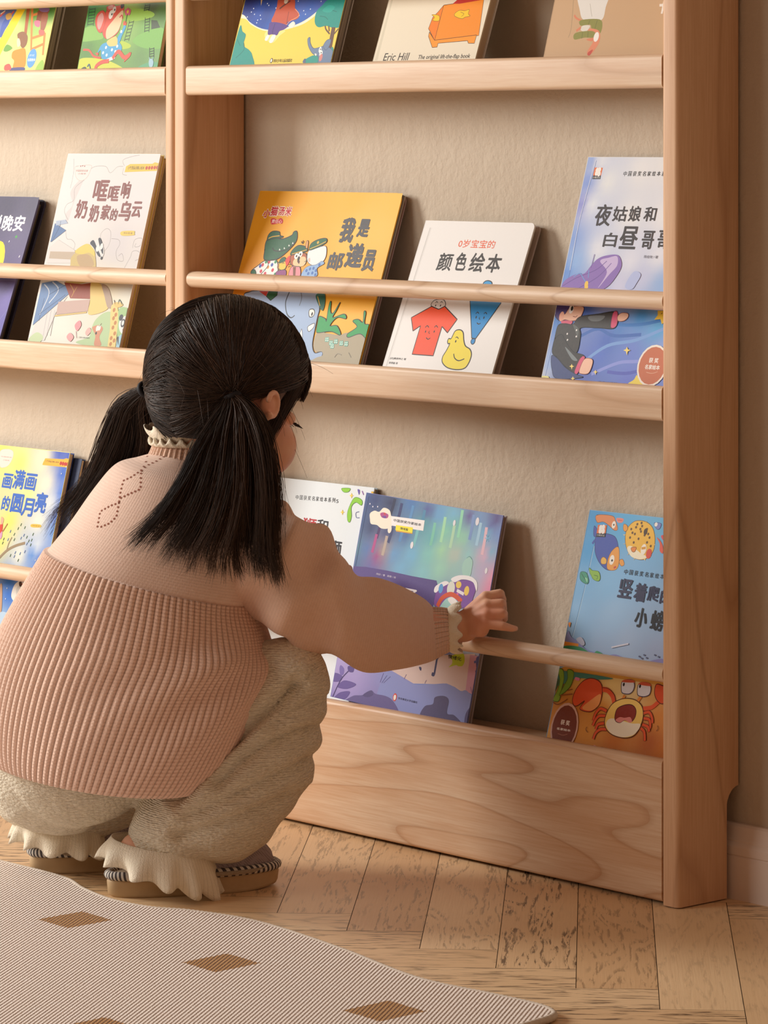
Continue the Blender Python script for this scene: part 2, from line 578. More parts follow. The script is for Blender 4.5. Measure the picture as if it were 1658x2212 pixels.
class Art:
    """flat ink shapes on a cover, in metres from its lower left corner; each later shape lies one ink film higher"""
    def __init__(self, w, h):
        self.w, self.h, self.v, self.f, self.c, self.layer = w, h, [], [], [], 0

    def z(self):
        self.layer += 1
        return 4.5e-6 * self.layer

    def clip(self, pts):
        poly = [tuple(p) for p in pts]
        for ax, lim, s in ((0, 0.0004, 1), (0, self.w - 0.0004, -1), (1, 0.0004, 1), (1, self.h - 0.0004, -1)):
            out = []
            for i in range(len(poly)):
                a, b = poly[i], poly[(i + 1) % len(poly)]
                ia, ib = (a[ax] - lim) * s >= 0, (b[ax] - lim) * s >= 0
                if ia:
                    out.append(a)
                if ia != ib:
                    t = (lim - a[ax]) / (b[ax] - a[ax])
                    out.append((a[0] + (b[0] - a[0]) * t, a[1] + (b[1] - a[1]) * t))
            poly = out
            if len(poly) < 3:
                return []
        return poly

    def poly(self, pts, col):
        pts = self.clip(pts)
        if len(pts) < 3:
            return
        ar = sum(pts[i][0] * pts[(i + 1) % len(pts)][1] - pts[(i + 1) % len(pts)][0] * pts[i][1] for i in range(len(pts)))
        if ar < 0:
            pts = pts[::-1]
        z, i0 = self.z(), len(self.v)
        self.v += [(x, y, z) for x, y in pts]
        self.c += [col] * len(pts)
        self.f.append(tuple(range(i0, len(self.v))))

    def stroke(self, pts, w, col):
        p = np.asarray(pts, float)
        if len(p) < 2:
            return
        t = np.gradient(p, axis=0)
        t /= np.maximum(np.linalg.norm(t, axis=1, keepdims=True), 1e-9)
        nrm = np.c_[-t[:, 1], t[:, 0]] * w / 2
        z, i0, n = self.z(), len(self.v), len(p)
        lim = lambda q: (min(max(q[0], 0.0004), self.w - 0.0004), min(max(q[1], 0.0004), self.h - 0.0004), z)
        self.v += [lim(q) for q in p + nrm] + [lim(q) for q in p - nrm]
        self.c += [col] * (2 * n)
        self.f += [(i0 + n + i, i0 + n + i + 1, i0 + i + 1, i0 + i) for i in range(n - 1)]

    def grid(self, ctrl, rect, nx=26, ny=34, power=2.6):
        x0, y0, x1, y1 = rect
        x1, y1 = min(x1, self.w - 0.0004), min(y1, self.h - 0.0004)
        cp = np.array([c[:2] for c in ctrl])
        cc = np.array([lin(c[2]) for c in ctrl])
        z, i0 = self.z(), len(self.v)
        for j in range(ny + 1):
            for i in range(nx + 1):
                q = np.array((x0 + (x1 - x0) * i / nx, y0 + (y1 - y0) * j / ny))
                wgt = 1 / (np.linalg.norm(cp - q, axis=1) + 0.002) ** power
                self.v.append((q[0], q[1], z))
                self.c.append(tuple((cc * wgt[:, None]).sum(0) / wgt.sum()))
        for j in range(ny):
            for i in range(nx):
                a = i0 + j * (nx + 1) + i
                self.f.append((a, a + 1, a + nx + 2, a + nx + 1))

    def text(self, body, col, x0, y0, x1, y1, bold, shear):
        pts, fs = glyphs(body, shear)
        # heavier lettering: the strokes are inked several times with a small shift
        d = bold * (y1 - y0) * 0.7
        steps = [(0, 0)] if d < 1e-5 else [(a * d, b * d) for a, b in ((-1, -0.5), (1, 0.5), (-0.5, 1), (0.5, -1))]
        x0, x1, y0, y1 = x0 + d * 0.6, x1 - d * 0.6, y0 + d * 0.6, y1 - d * 0.6
        z = self.z()
        lim = lambda x, y: (min(max(x, 0.0004), self.w - 0.0004), min(max(y, 0.0004), self.h - 0.0004), z)  # ink stops at the trim
        for dx, dy in steps:
            z = self.z()
            i0 = len(self.v)
            self.v += [lim(dx + x0 + p[0] * (x1 - x0), dy + y0 + p[1] * (y1 - y0)) for p in pts]
            self.c += [col] * len(pts)
            self.f += [tuple(i0 + q for q in fc) for fc in fs]


# three covers overexpose under the key light: their inks are darkened to offset it (factor on the red, green and blue values)
INK_TONE = {'G': 0.70, 'K': 0.84, 'B': 0.80}


def draw(art, shapes):
    for s in shapes:
        kind = s[0]
        if kind == 'G':
            art.grid([(a / 1e4, b / 1e4, c) for a, b, c in s[2]], [q / 1e4 for q in s[1]])
            continue
        if kind == 'T':
            _, col, body, x0, y0, x1, y1, bold, shear = s
            art.text(body, lin(col), x0 / 1e4, y0 / 1e4, x1 / 1e4, y1 / 1e4, bold, shear)
            continue
        if kind == 'C':
            _, col, x, y, rx, ry = s
            art.poly([((x + rx * math.cos(a)) / 1e4, (y + ry * math.sin(a)) / 1e4) for a in np.linspace(0, 2 * math.pi, 20, endpoint=False)], lin(col))
            continue
        pts = np.array(s[-1], float).reshape(-1, 2) / 1e4
        if kind == 'P':
            art.poly(pts, lin(s[1]))
        elif kind == 'B':
            art.poly(catmull(pts, 6, True), lin(s[1]))
        elif kind == 'S':
            art.stroke(catmull(pts, 6), s[2] / 1e4, lin(s[1]))
        elif kind == 'O':          # smooth shape with an ink outline
            q = catmull(pts, 6, True)
            art.poly(q, lin(s[1]))
            art.stroke(np.vstack([q, q[:2]]), s[3] / 1e4, lin(s[2]))
        elif kind == 'Q':          # straight-sided shape with an ink outline
            art.poly(pts, lin(s[1]))
            dens = np.vstack([np.linspace(pts[i], pts[(i + 1) % len(pts)], 12, endpoint=False) for i in range(len(pts))])
            art.stroke(np.vstack([dens, dens[:2]]), s[3] / 1e4, lin(s[2]))


ART = {
 'A': [
  ('P','#f2d21c',[995,-53,613,1069,1165,1053,1337,1048,1326,996,1026,362,1053,-54]),
  ('G',(542,30,2403,1106),[(933,468,'#f0e38a'),(1848,278,'#efe08a'),(2015,617,'#d9dc7a'),(1629,936,'#5f9a3a'),(1985,960,'#4c8a34'),(1778,742,'#9cc463'),(1220,635,'#b9d27a'),(1165,290,'#f3e48c'),(2040,121,'#d7d76c')]),
  ('P','#f5d418',[854,191,783,401,1177,1018,1364,1012,992,380,912,190]),
  ('P','#5d6fae',[771,436,554,1071,1136,1053,1154,1001]),
  ('B','#3f58a8',[867,660,872,817,958,902,1040,830,966,710,914,607]),
  ('S','#d8514a',30,[778,924,870,991]),
  ('S','#f0e0d0',20,[780,959,880,1005]),
  ('S','#d8514a',30,[1033,935,1099,994]),
  ('B','#c99a4a',[917,938,1021,970,1074,899,970,867]),
  ('P','#a85a2c',[1395,1029,1481,1026,1529,576,1467,577]),
  ('P','#d9853b',[1501,1025,1558,1024,1729,400,1690,401]),
  ('P','#d9853b',[1925,653,1981,652,2034,326,1994,326]),
  ('S','#d9853b',40,[1564,920,1712,942]),
  ('S','#d9853b',40,[1677,581,1967,635]),
  ('S','#d9853b',40,[1718,417,1974,489]),
  ('B','#8a4b34',[1697,985,1946,995,1918,910,1839,895,1792,828,1693,830,1686,934]),
  ('B','#9a5a3c',[1800,931,1946,910,1931,704,1838,689]),
  ('B','#d8708c',[1650,832,1777,828,1792,742,1687,762]),
  ('B','#c9695c',[1807,699,1939,678,1931,618,1829,629]),
  ('B','#8f6fae',[1700,1020,1940,1013,1915,962,1759,970]),
  ('B','#8a5a34',[1300,650,1432,682,1555,610,1567,489,1485,439,1364,545]),
  ('B','#f0d0b0',[1315,564,1367,580,1424,492,1365,459]),
  ('B','#ef8f1e',[1274,392,1405,424,1562,420,1643,178,1498,146,1356,149,1349,252,1274,305]),
  ('B','#4a4a80',[1313,149,1623,153,1615,93,1316,98]),
  ('B','#d9544a',[1143,187,1249,211,1318,132,1167,117]),
  ('C','#5b9bd6',1765,284,105,140),
  ('T','#f4f6fa','名家绘本',1677,240,1857,284,0.02,0.0),
  ('T','#cfe0f4','获奖',1693,313,1817,341,0.0,0.0),
  ('B','#9cc24a',[1906,106,2023,257,2116,102]),
  ('B','#6aa03c',[1037,414,1094,499,1242,444,1130,394]),
 ],
 'B': [
  ('G',(4,4,1801,2696),[(26,975,'#2f9a34'),(461,778,'#6fae46'),(951,932,'#a8cc4c'),(1471,951,'#55693f'),(1699,878,'#5d8a44'),(1419,672,'#7bb552'),(228,650,'#74b04c'),(178,450,'#5f8f42'),(634,174,'#6a9a48'),(1046,598,'#8cba5c'),(1596,503,'#6fae4f'),(1394,293,'#6c9a52'),(1752,221,'#7aa864')]),
  ('B','#8cc257',[-78,674,92,746,288,724,465,577,260,540,-38,538]),
  ('B','#9ccb4a',[893,951,1205,967,1512,900,1478,835,1122,795,868,851]),
  ('B','#7fbd55',[1149,512,1354,624,1780,679,1853,415,1440,407]),
  ('B','#b8d23a',[883,518,1110,464,1097,414,887,410]),
  ('B','#d6dc3e',[2,117,10,276,333,287,696,239,1076,117,1099,34,22,49]),
  ('B','#5fae7c',[1383,145,1627,207,1813,187,1850,56,1406,62]),
  ('P','#3f4f34',[1487,802,1620,790,1713,689,1524,669]),
  ('S','#1d2a1c',10,[28,1017,49,755]),
  ('S','#1d2a1c',10,[164,1013,186,752]),
  ('S','#1d2a1c',10,[31,989,164,998]),
  ('S','#1d2a1c',10,[35,945,168,955]),
  ('S','#1d2a1c',10,[38,901,171,911]),
  ('S','#1d2a1c',10,[42,858,175,868]),
  ('S','#1d2a1c',10,[45,814,178,824]),
  ('S','#1d2a1c',10,[49,770,182,780]),
  ('S','#1d2a1c',10,[1000,806,963,516]),
  ('S','#1d2a1c',10,[1096,804,1059,514]),
  ('S','#1d2a1c',10,[999,775,1091,786]),
  ('S','#1d2a1c',10,[993,727,1085,738]),
  ('S','#1d2a1c',10,[986,679,1078,690]),
  ('S','#1d2a1c',10,[980,631,1072,642]),
  ('S','#1d2a1c',10,[974,582,1066,593]),
  ('S','#1d2a1c',10,[968,534,1060,545]),
  ('S','#1d2a1c',10,[1341,839,1383,631]),
  ('S','#1d2a1c',10,[1441,836,1483,629]),
  ('S','#1d2a1c',10,[1347,811,1443,822]),
  ('S','#1d2a1c',10,[1355,770,1452,780]),
  ('S','#1d2a1c',10,[1364,728,1460,739]),
  ('S','#1d2a1c',10,[1372,687,1468,698]),
  ('S','#1d2a1c',10,[1381,645,1477,656]),
  ('S','#1d2a1c',10,[1556,413,1595,273]),
  ('S','#1d2a1c',10,[1655,411,1694,271]),
  ('S','#1d2a1c',10,[1563,389,1658,400]),
  ('S','#1d2a1c',10,[1573,354,1668,365]),
  ('S','#1d2a1c',10,[1582,319,1678,330]),
  ('S','#1d2a1c',10,[1592,284,1688,295]),
  ('S','#1d2a1c',10,[1292,1030,1289,931]),
  ('S','#1d2a1c',10,[1398,1027,1394,928]),
  ('S','#1d2a1c',10,[1294,1007,1395,1017]),
  ('S','#1d2a1c',10,[1292,974,1394,984]),
  ('S','#1d2a1c',10,[1291,941,1393,951]),
  ('S','#e2553c',30,[495,284,326,313,192,399,53,410]),
  ('O','#e2553c','#9a3526',5,[427,947,448,1014,659,1024,805,1028,822,919,791,653,605,558,492,577,409,679,343,815]),
  ('O','#e2553c','#9a3526',5,[451,863,354,966,232,919,217,802,316,673,414,662]),
  ('B','#e8a6a0',[401,847,336,933,261,868,281,749,350,697]),
  ('O','#e2553c','#9a3526',5,[421,1014,574,1043,631,983,494,945]),
  ('B','#e8a6a0',[459,1022,549,1036,574,993,485,979]),
  ('B','#f2d2a8',[786,954,832,886,786,670,605,558,533,576,512,693,614,808]),
  ('C','#f6f2ea',552,903,50,65),
  ('C','#f6f2ea',608,969,40,50),
  ('C','#2a2522',572,906,16,16),
  ('C','#2a2522',619,968,15,15),
  ('C','#3a2420',778,1021,40,40),
  ('S','#d84a4a',20,[761,854,805,886,833,836]),
  ('B','#49a9dd',[467,477,592,508,802,520,933,434,903,352,713,272,525,276,464,394,408,353,410,395]),
  ('B','#49a9dd',[793,553,867,668,899,742,946,716,890,585,861,502]),
  ('B','#f2cf7a',[574,525,757,588,817,470,717,447,620,457]),
  ('C','#f2f6f8',573,433,22,22),
  ('C','#f2f6f8',718,397,22,22),
  ('C','#f2f6f8',618,324,22,22),
  ('C','#f2f6f8',805,370,22,22),
  ('C','#f2f6f8',824,445,22,22),
  ('C','#f2f6f8',528,359,22,22),
  ('C','#f2f6f8',858,652,22,22),
  ('B','#f4f6f6',[610,257,784,304,820,270,696,239]),
  ('S','#e2553c',60,[696,239,539,225,432,177,419,127]),
  ('S','#e2553c',60,[767,271,872,369,1029,283,1147,331]),
  ('B','#e2553c',[1043,233,1154,355,1157,297,1058,225]),
  ('B','#e2553c',[870,751,882,801,940,783,939,741]),
  ('B','#e2553c',[354,354,419,361,418,319]),
  ('S','#4f7a34',14,[918,767,921,850,925,933]),
  ('C','#d8607c',917,960,30,30),
  ('C','#d8607c',965,939,30,30),
  ('C','#d8607c',963,909,30,30),
  ('C','#d8607c',904,910,30,30),
  ('C','#d8607c',880,941,30,30),
  ('C','#f0d03c',925,933,24,24),
  ('B','#a8cfe0',[1596,224,1639,256,1702,213,1697,140,1632,141]),
  ('S','#a8cfe0',15,[1615,231,1595,273]),
  ('S','#a8cfe0',15,[1672,230,1681,271]),
  ('B','#3f4a44',[79,132,152,165,200,139,112,115]),
  ('S','#4a6a84',20,[220,164,251,197,295,137]),
 ],
 'C': [
  ('G',(4,4,2035,2496),[(111,933,'#20307c'),(510,847,'#24408f'),(852,910,'#3150a0'),(1215,899,'#4a62b0'),(1575,889,'#4a5fae'),(360,752,'#1f4aa8'),(768,631,'#1f62c4'),(1275,727,'#2a62bc'),(1433,784,'#3a62b4')]),
  ('B','#f3ead0',[-4,812,191,707,365,635,526,594,714,577,959,601,1212,650,1414,736,1587,852,1728,957,2257,940,2618,-139,-76,-103,-392,773]),
  ('B','#ecd24e',[35,755,244,663,413,603,571,568,794,557,1054,587,1304,641,1486,734,1744,908,2257,940,2618,-139,-170,-102,-460,700]),
  ('B','#f3e389',[610,561,972,565,889,493,777,398,609,463]),
  ('C','#dfe8f8',220,886,9,9),
  ('C','#dfe8f8',521,920,9,9),
  ('C','#dfe8f8',191,837,9,9),
  ('C','#dfe8f8',394,786,9,9),
  ('C','#dfe8f8',1259,825,9,9),
  ('C','#dfe8f8',1386,843,9,9),
  ('C','#dfe8f8',1565,943,9,9),
  ('C','#dfe8f8',1104,961,9,9),
  ('C','#dfe8f8',132,771,9,9),
  ('C','#dfe8f8',362,721,9,9),
  ('C','#dfe8f8',1192,760,9,9),
  ('C','#dfe8f8',1312,775,9,9),
  ('C','#dfe8f8',422,732,9,9),
  ('C','#dfe8f8',681,879,9,9),
  ('C','#dfe8f8',484,946,9,9),
  ('C','#dfe8f8',356,684,9,9),
  ('C','#dfe8f8',268,804,9,9),
  ('P','#d8b98a',[318,1025,365,1024,360,919]),
  ('B','#c0502f',[707,1013,1000,1004,1078,855,1190,766,1155,712,1002,686,946,638,828,666,657,689,675,793,695,891]),
  ('S','#8a3420',12,[964,821,967,736,981,644]),
  ('S','#6a3528',25,[940,969,833,911,759,864]),
  ('S','#f0a070',10,[1078,855,1187,764,1036,691,946,638,676,685]),
  ('B','#5a3c8a',[641,683,826,672,1005,625,950,577,867,555,832,501,736,515,644,517,626,622]),
  ('S','#3c2a6a',12,[739,662,726,571,736,515]),
  ('B','#f2eadc',[1021,630,1093,683,1149,651,1123,597,1066,605]),
  ('B','#f2eee6',[630,505,687,498,656,431,606,445]),
  ('B','#f2eee6',[740,503,816,495,775,404,709,412]),
  ('C','#d8c8b0',857,972,40,40),
  ('B','#1f9488',[27,650,100,574,187,522,186,411,213,361,333,309,424,234,495,61,12,69,-53,144,-3,316]),
  ('S','#157068',10,[186,411,221,311,94,203]),
  ('S','#157068',8,[28,464,125,375]),
  ('B','#1f9488',[1692,958,1610,888,1528,817,1517,721,1555,635,1641,590,1777,605,1909,578,2081,585,2163,703,2169,943,1889,1000]),
  ('S','#167068',8,[1607,742,1718,727,1784,689]),
  ('S','#167068',8,[1773,822,1923,794]),
  ('B','#27a596',[1635,814,1735,884,1867,856,1786,786]),
  ('P','#6a4a3c',[1898,584,1969,582,1993,252,1915,277]),
  ('S','#6a4a3c',20,[1885,494,1794,556,1759,605]),
  ('S','#6a4a3c',20,[1864,531,1830,604]),
  ('S','#6a4a3c',18,[1973,492,2036,562]),
  ('B','#2a9a8c',[1485,117,1616,199,1772,208,1858,110]),
  ('B','#2a9a8c',[1976,276,2006,317,2063,226]),
  ('O','#6f84a4','#4a5a78',6,[1475,431,1511,455,1545,381,1632,307,1752,317,1852,333,2012,275,2036,179,2041,36,1812,39,1771,184,1639,235,1526,333]),
  ('O','#6f84a4','#4a5a78',6,[1817,333,1861,410,1938,415,1938,337,1888,278]),
  ('C','#f4f4f0',1771,284,24,40),
  ('C','#f4f4f0',1805,235,30,40),
  ('C','#2a2522',1776,290,10,10),
  ('C','#2a2522',1807,243,10,10),
  ('C','#d98a84',1821,177,32,50),
  ('B','#f0ece4',[1684,234,1721,227,1721,203,1697,212]),
  ('B','#5a6a88',[1481,129,1511,171,1543,128,1529,92]),
  ('T','#4a3a20','四川少年儿童出版社',888,127,1261,174,0.01,0.0),
  ('C','#3a2a20',843,154,26,34),
  ('C','#f4f0e4',843,154,16,24),
 ],
 'D': [
  ('P','#d9d0b8',[32,114,39,1021,72,1019,82,113]),
  ('Q','#f2911f','#5a3418',7,[1055,826,1760,884,1836,407,1056,358]),
  ('Q','#f0821c','#5a3418',7,[1055,826,1056,358,885,522,911,670,982,737]),
  ('Q','#f59a2a','#5a3418',7,[918,475,1053,364,1796,415,1794,307,1685,310,1657,344,1132,322,1134,272,1047,267,923,418]),
  ('P','#c0281c',[1362,954,1771,940,1747,877,1341,836,1214,840]),
  ('O','#f2c81e','#8a6a10',6,[1306,716,1372,748,1469,741,1542,754,1547,698,1588,669,1500,654,1459,636,1358,657,1302,682]),
  ('S','#8a6a10',6,[1397,725,1468,700,1433,667]),
  ('O','#f2c81e','#8a6a10',5,[882,705,1015,690,1040,621,926,628,943,669]),
  ('T','#38302c','Eric Hill',186,107,660,208,0.004,0.12),
  ('T','#38302c','The original lift-the-flap book',835,101,1776,173,0.012,0.1),
 ],
 'E': [
  ('B','#e2dfd8',[374,963,870,946,883,720,848,564,570,571,463,687]),
  ('S','#b9b2a6',7,[609,774,682,613]),
  ('S','#8a7a5c',5,[317,828,371,485,354,361]),
  ('S','#d9825c',24,[510,568,423,602,383,639]),
  ('B','#8c8a3c',[508,573,814,576,887,495,862,394,724,454,678,512,527,504]),
  ('S','#6a6a2c',7,[663,568,647,512]),
  ('S','#6a6a2c',7,[786,565,770,453]),
  ('B','#dfd8cc',[558,503,681,500,637,434,542,447]),
  ('B','#e08a64',[690,466,834,440,886,360,879,270,801,160,745,143,719,184,781,295,748,363,668,433]),
  ('B','#8c8a3c',[458,415,698,437,797,407,797,351,628,355,463,336]),
  ('S','#6a6a2c',7,[579,424,584,344]),
  ('S','#6a6a2c',7,[670,428,683,354]),
  ('S','#d9825c',30,[533,481,466,442]),
  ('B','#d9825c',[664,331,782,351,763,307]),
  ('C','#f2efe8',822,359,42,60),
  ('B','#c84a34',[737,172,805,205,777,138,734,139]),
  ('P','#efe6da',[1809,782,1839,781,1837,615,1807,616]),
  ('P','#efe6da',[1757,735,1938,738,1940,707,1764,703]),
 ],
 'F': [
  ('G',(4,4,2066,2216),[(1321,2081,'#4c4a60'),(1955,2090,'#565468'),(2156,1995,'#5a586e'),(1864,1597,'#625c7c'),(2154,1310,'#665c84'),(1862,912,'#4a4068'),(1995,624,'#6a60a0'),(2050,335,'#5f58a0')]),
  ('C','#f2cf2c',1424,1183,220,360),
  ('T','#f2f0ee','说晚安',1054,1696,1884,1938,0.035,0.0),
  ('P','#4aa04c',[1782,1645,1793,1620,1818,1611,1790,1603,1775,1583,1765,1605,1739,1609,1764,1625]),
  ('P','#c8362c',[2102,934,2136,901,2106,863,2068,894]),
  ('S','#eeeae6',13,[1642,1553,1633,1528]),
  ('S','#eeeae6',16,[2096,1581,2086,1555]),
  ('S','#eeeae6',14,[1992,1336,1982,1306]),
  ('S','#8a84b8',5,[1950,379,2066,539]),
 ],
 'G': [
  ('G',(4,4,2121,2845),[(147,2723,'#f0ebe9'),(1972,2765,'#efeae8'),(1887,2229,'#ece6e6'),(604,2043,'#efe9e8'),(73,2379,'#f2eeec'),(1584,1556,'#dfd9da'),(2164,1403,'#e6e0de'),(1068,705,'#efe6d8'),(673,271,'#eef0e2'),(1974,407,'#e6ecd8'),(235,337,'#f0eee6'),(1544,888,'#f0e4c4')]),
  ('B','#e4dcda',[244,1970,361,2108,247,2278,337,2415,500,2502,393,2177,334,1869]),
  ('S','#9a9490',5,[157,2775,221,2552,223,2346]),
  ('S','#9a9490',5,[510,2554,666,2657,936,2667,1076,2575,1208,2660,1340,2669]),
  ('S','#9a9490',5,[1364,2678,1308,2762,1505,2814,1659,2831]),
  ('S','#9a9490',5,[1463,2544,1363,2560,1362,2644]),
  ('S','#9a9490',5,[512,2468,334,2347,365,2176,224,2106,204,2003,328,1886]),
  ('S','#9a9490',5,[327,1732,396,1614,511,1600,616,1534,597,1432]),
  ('S','#9a9490',5,[1199,1581,1159,1697,1268,1775,1381,1719,1398,1551,1304,1432]),
  ('S','#9a9490',5,[1423,1636,1588,1622,1636,1557,1591,1456,1657,1340,1794,1327,1734,1426,1666,1391]),
  ('S','#9a9490',5,[1943,1514,1956,1630,2107,1650,2101,1550,1989,1531,1999,1581]),
  ('S','#9a9490',5,[1854,1229,1935,1381,1959,1464,2090,1467,2169,1387,2056,1334]),
  ('O','#efeae6','#d8b8a8',4,[251,2663,589,2682,602,2606,555,2503,434,2454,308,2501,244,2603]),
  ('T','#c07a6a','中国获奖名家',270,2585,551,2617,0.01,0.0),
  ('T','#c07a6a','小绘本',331,2547,520,2570,0.01,0.0),
  ('C','#a8453c',360,2667,10,10),
  ('C','#a8453c',403,2673,10,10),
  ('C','#a8453c',449,2668,10,10),
  ('P','#f2cc4a',[1407,2670,1489,2704,1990,2711,2036,2732,2178,2712,2185,2612,1400,2587]),
  ('T','#5a4a34','小竹里童话暖心绘本',1457,2627,1826,2675,0.015,0.0),
  ('C','#c84a34',1878,2650,26,26),
  ('C','#c84a34',1938,2652,26,26),
  ('C','#c84a34',1998,2654,26,26),
  ('C','#c84a34',2058,2656,26,26),
  ('C','#c84a34',2115,2658,26,26),
  ('T','#8f4f48','哐',786,2169,1112,2467,0.045,0.0),
  ('T','#8f4f48','哐',1134,2172,1380,2385,0.045,0.0),
  ('T','#8f4f48','响',1420,2209,1616,2456,0.04,0.0),
  ('T','#8f4f48','奶',461,1909,725,2178,0.045,0.0),
  ('T','#8f4f48','奶',794,1863,1012,2114,0.045,0.0),
  ('T','#8f4f48','家',1065,1901,1264,2117,0.045,0.0),
  ('T','#8f4f48','的',1288,1891,1440,2062,0.045,0.0),
  ('T','#8f4f48','乌',1471,1893,1732,2173,0.045,0.0),
  ('T','#8f4f48','云',1751,1946,1958,2169,0.045,0.0),
  ('B','#f2cf58',[1622,1740,1888,1754,1920,1721,1909,1692,1647,1682]),
  ('T','#7a6034','陈彩霞/著',1680,1705,1876,1733,0.0,0.0),
  ('P','#5f7fb0',[42,1829,340,1732,77,1573,27,1555,39,1761]),
  ('P','#b8c6dc',[273,1885,346,1835,82,1796,58,1864]),
  ('S','#3a4a6a',7,[169,1866,163,1763,55,1556]),
  ('P','#e9e2dc',[29,1470,209,1593,646,1450,710,1266,52,1248]),
  ('P','#cbb79f',[75,1420,654,1425,638,1314,83,1317]),
  ('B','#d8bf74',[613,1229,599,1347,749,1469,888,1540,1073,1477,1212,1228,1195,1044,841,966,586,992]),
  ('B','#f0d460',[652,1433,885,1548,1073,1477,1134,1377,982,1424,829,1395]),
  ('B','#c8a878',[729,1367,994,1391,1153,1244,863,1219]),
  ('B','#eeeae6',[963,1559,1107,1612,1232,1565,1325,1449,1306,1348,1214,1379,1073,1477]),
  ('B','#3a3c48',[963,1559,1030,1602,1148,1495,1268,1381,1214,1379,1067,1494]),
  ('B','#3a3c48',[1134,1613,1182,1631,1276,1515,1310,1415,1258,1448]),
  ('C','#f6f4f0',1161,1489,40,50),
  ('C','#f6f4f0',1242,1519,34,45),
  ('C','#2a2a30',1296,1353,24,24),
  ('P','#6f90c0',[43,958,361,1002,789,880,704,810,36,346,38,499]),
  ('S','#d8e0ec',18,[104,943,262,812,148,503]),
  ('S','#d8e0ec',18,[285,983,463,870,309,678]),
  ('S','#3c5078',8,[650,808,121,502]),
  ('S','#3c5078',8,[268,796,625,959]),
  ('S','#3c5078',8,[175,742,151,182]),
  ('P','#e6e2dc',[86,365,710,793,520,551,388,141,31,126]),
  ('S','#b8aab0',8,[317,577,337,206]),
  ('S','#b8aab0',8,[399,580,419,210]),
  ('S','#b8aab0',8,[481,583,501,213]),
  ('P','#a04a34',[561,983,976,970,1172,993,1235,769,776,762]),
  ('S','#d8a84a',10,[706,962,822,864,797,779]),
  ('S','#d8a84a',10,[880,933,813,814]),
  ('B','#f0d27c',[1180,1010,1404,983,1534,837,1681,643,1286,546,1244,744]),
  ('B','#b8a08c',[1431,984,1612,923,1769,696,1675,660,1534,837]),
  ('P','#cfb0a4',[522,703,1238,761,1242,594,532,518]),
  ('S','#e2c474',20,[510,500,1221,577]),
  ('B','#bcd6a0',[1407,351,1467,486,1645,592,1814,565,1872,238,1812,103,1129,140,1393,234]),
  ('B','#a8cf8c',[1928,619,2094,675,2256,582,2339,257,2077,181]),
  ('B','#cfe0ae',[41,177,182,251,343,190,263,102,37,109]),
  ('B','#f0d884',[1749,679,1877,692,1956,538,1996,342,2026,96,1870,89,1828,368]),
  ('C','#c8843c',1831,632,30,30),
  ('C','#c8843c',1892,568,30,30),
  ('C','#c8843c',1857,517,30,30),
  ('C','#c8843c',1918,454,30,30),
  ('C','#c8843c',1888,387,30,30),
  ('C','#c8843c',1955,307,30,30),
  ('C','#c8843c',1899,239,30,30),
  ('C','#c8843c',1975,209,30,30),
  ('C','#c8843c',1913,157,30,30),
  ('B','#e8c870',[1784,730,1939,743,2005,704,1885,667]),
  ('S','#4a2a24',10,[1829,715,1784,771]),
  ('S','#3a5a44',12,[1895,717,1900,780,1989,712]),
  ('B','#f4f2ee',[2019,507,2132,561,2252,516,2294,354,2225,285,2079,329,2007,424]),
  ('C','#34343c',2088,457,45,60),
  ('C','#34343c',2160,480,45,60),
  ('C','#f4f2ee',2087,460,26,36),
  ('C','#f4f2ee',2159,483,26,36),
  ('C','#34343c',2024,532,45,45),
  ('C','#34343c',2210,580,45,45),
  ('C','#b85a4c',2140,367,30,20),
  ('B','#a8d4e4',[2049,262,2220,302,2311,109,2078,99]),
  ('B','#34343c',[2029,244,2062,262,2088,148]),
  ('B','#d8906c',[1448,386,1575,407,1671,361,1631,244,1709,132,1552,125,1533,256,1433,352]),
  ('C','#f6f2ea',1543,361,30,40),
  ('C','#f6f2ea',1587,371,30,40),
  ('C','#2a2522',1539,293,20,20),
  ('S','#6a4a34',10,[1580,391,1619,434]),
  ('B','#e89aa0',[1016,385,1101,455,1163,391,1098,305]),
  ('S','#c07a84',8,[1072,304,1119,206]),
  ('B','#e8a8a8',[886,213,946,274,1047,219,989,150]),
  ('B','#e6b8b0',[1291,296,1348,365,1418,318,1348,249]),
  ('T','#6a6a60','江苏人民出版社',1154,209,1420,231,0.0,0.0),
 ],
 'H': [
  ('G',(4,4,2845,2381),[(53,2283,'#e09a1a'),(949,2278,'#e8a820'),(1889,2274,'#efb430'),(2795,2286,'#f0bc44'),(13,1888,'#e8a01c'),(1091,1908,'#f2ae22'),(2163,1848,'#f4c050'),(2614,1857,'#f2c050'),(20,1249,'#dd9014'),(1108,1248,'#eea020'),(2254,1297,'#f4ba3c'),(2705,998,'#f2b02c'),(34,907,'#cf8010'),(2034,660,'#f4b41c'),(2625,606,'#f2b21c')]),
  ('T','#f7efe2','小',173,2008,337,2132,0.12,0.0),
  ('T','#c8232c','小',184,2016,327,2124,0.05,0.0),
  ('T','#f7efe2','猫',320,2032,482,2176,0.12,0.0),
  ('T','#c8232c','猫',330,2040,471,2168,0.05,0.0),
  ('T','#f7efe2','汤',482,2041,622,2174,0.12,0.0),
  ('T','#c8232c','汤',493,2049,611,2166,0.05,0.0),
  ('T','#f7efe2','米',623,2036,763,2176,0.12,0.0),
  ('T','#c8232c','米',634,2044,753,2168,0.05,0.0),
  ('B','#c8232c',[374,1992,429,2006,508,1991,572,2012,628,1980,626,1935,553,1937,485,1926,408,1924]),
  ('T','#f4d8d0','责任心',403,1938,614,1990,0.02,0.0),
  ('T','#4c4a4e','我',1835,1704,2101,2037,0.06,0.0),
  ('T','#4c4a4e','是',2161,1782,2383,2023,0.06,0.0),
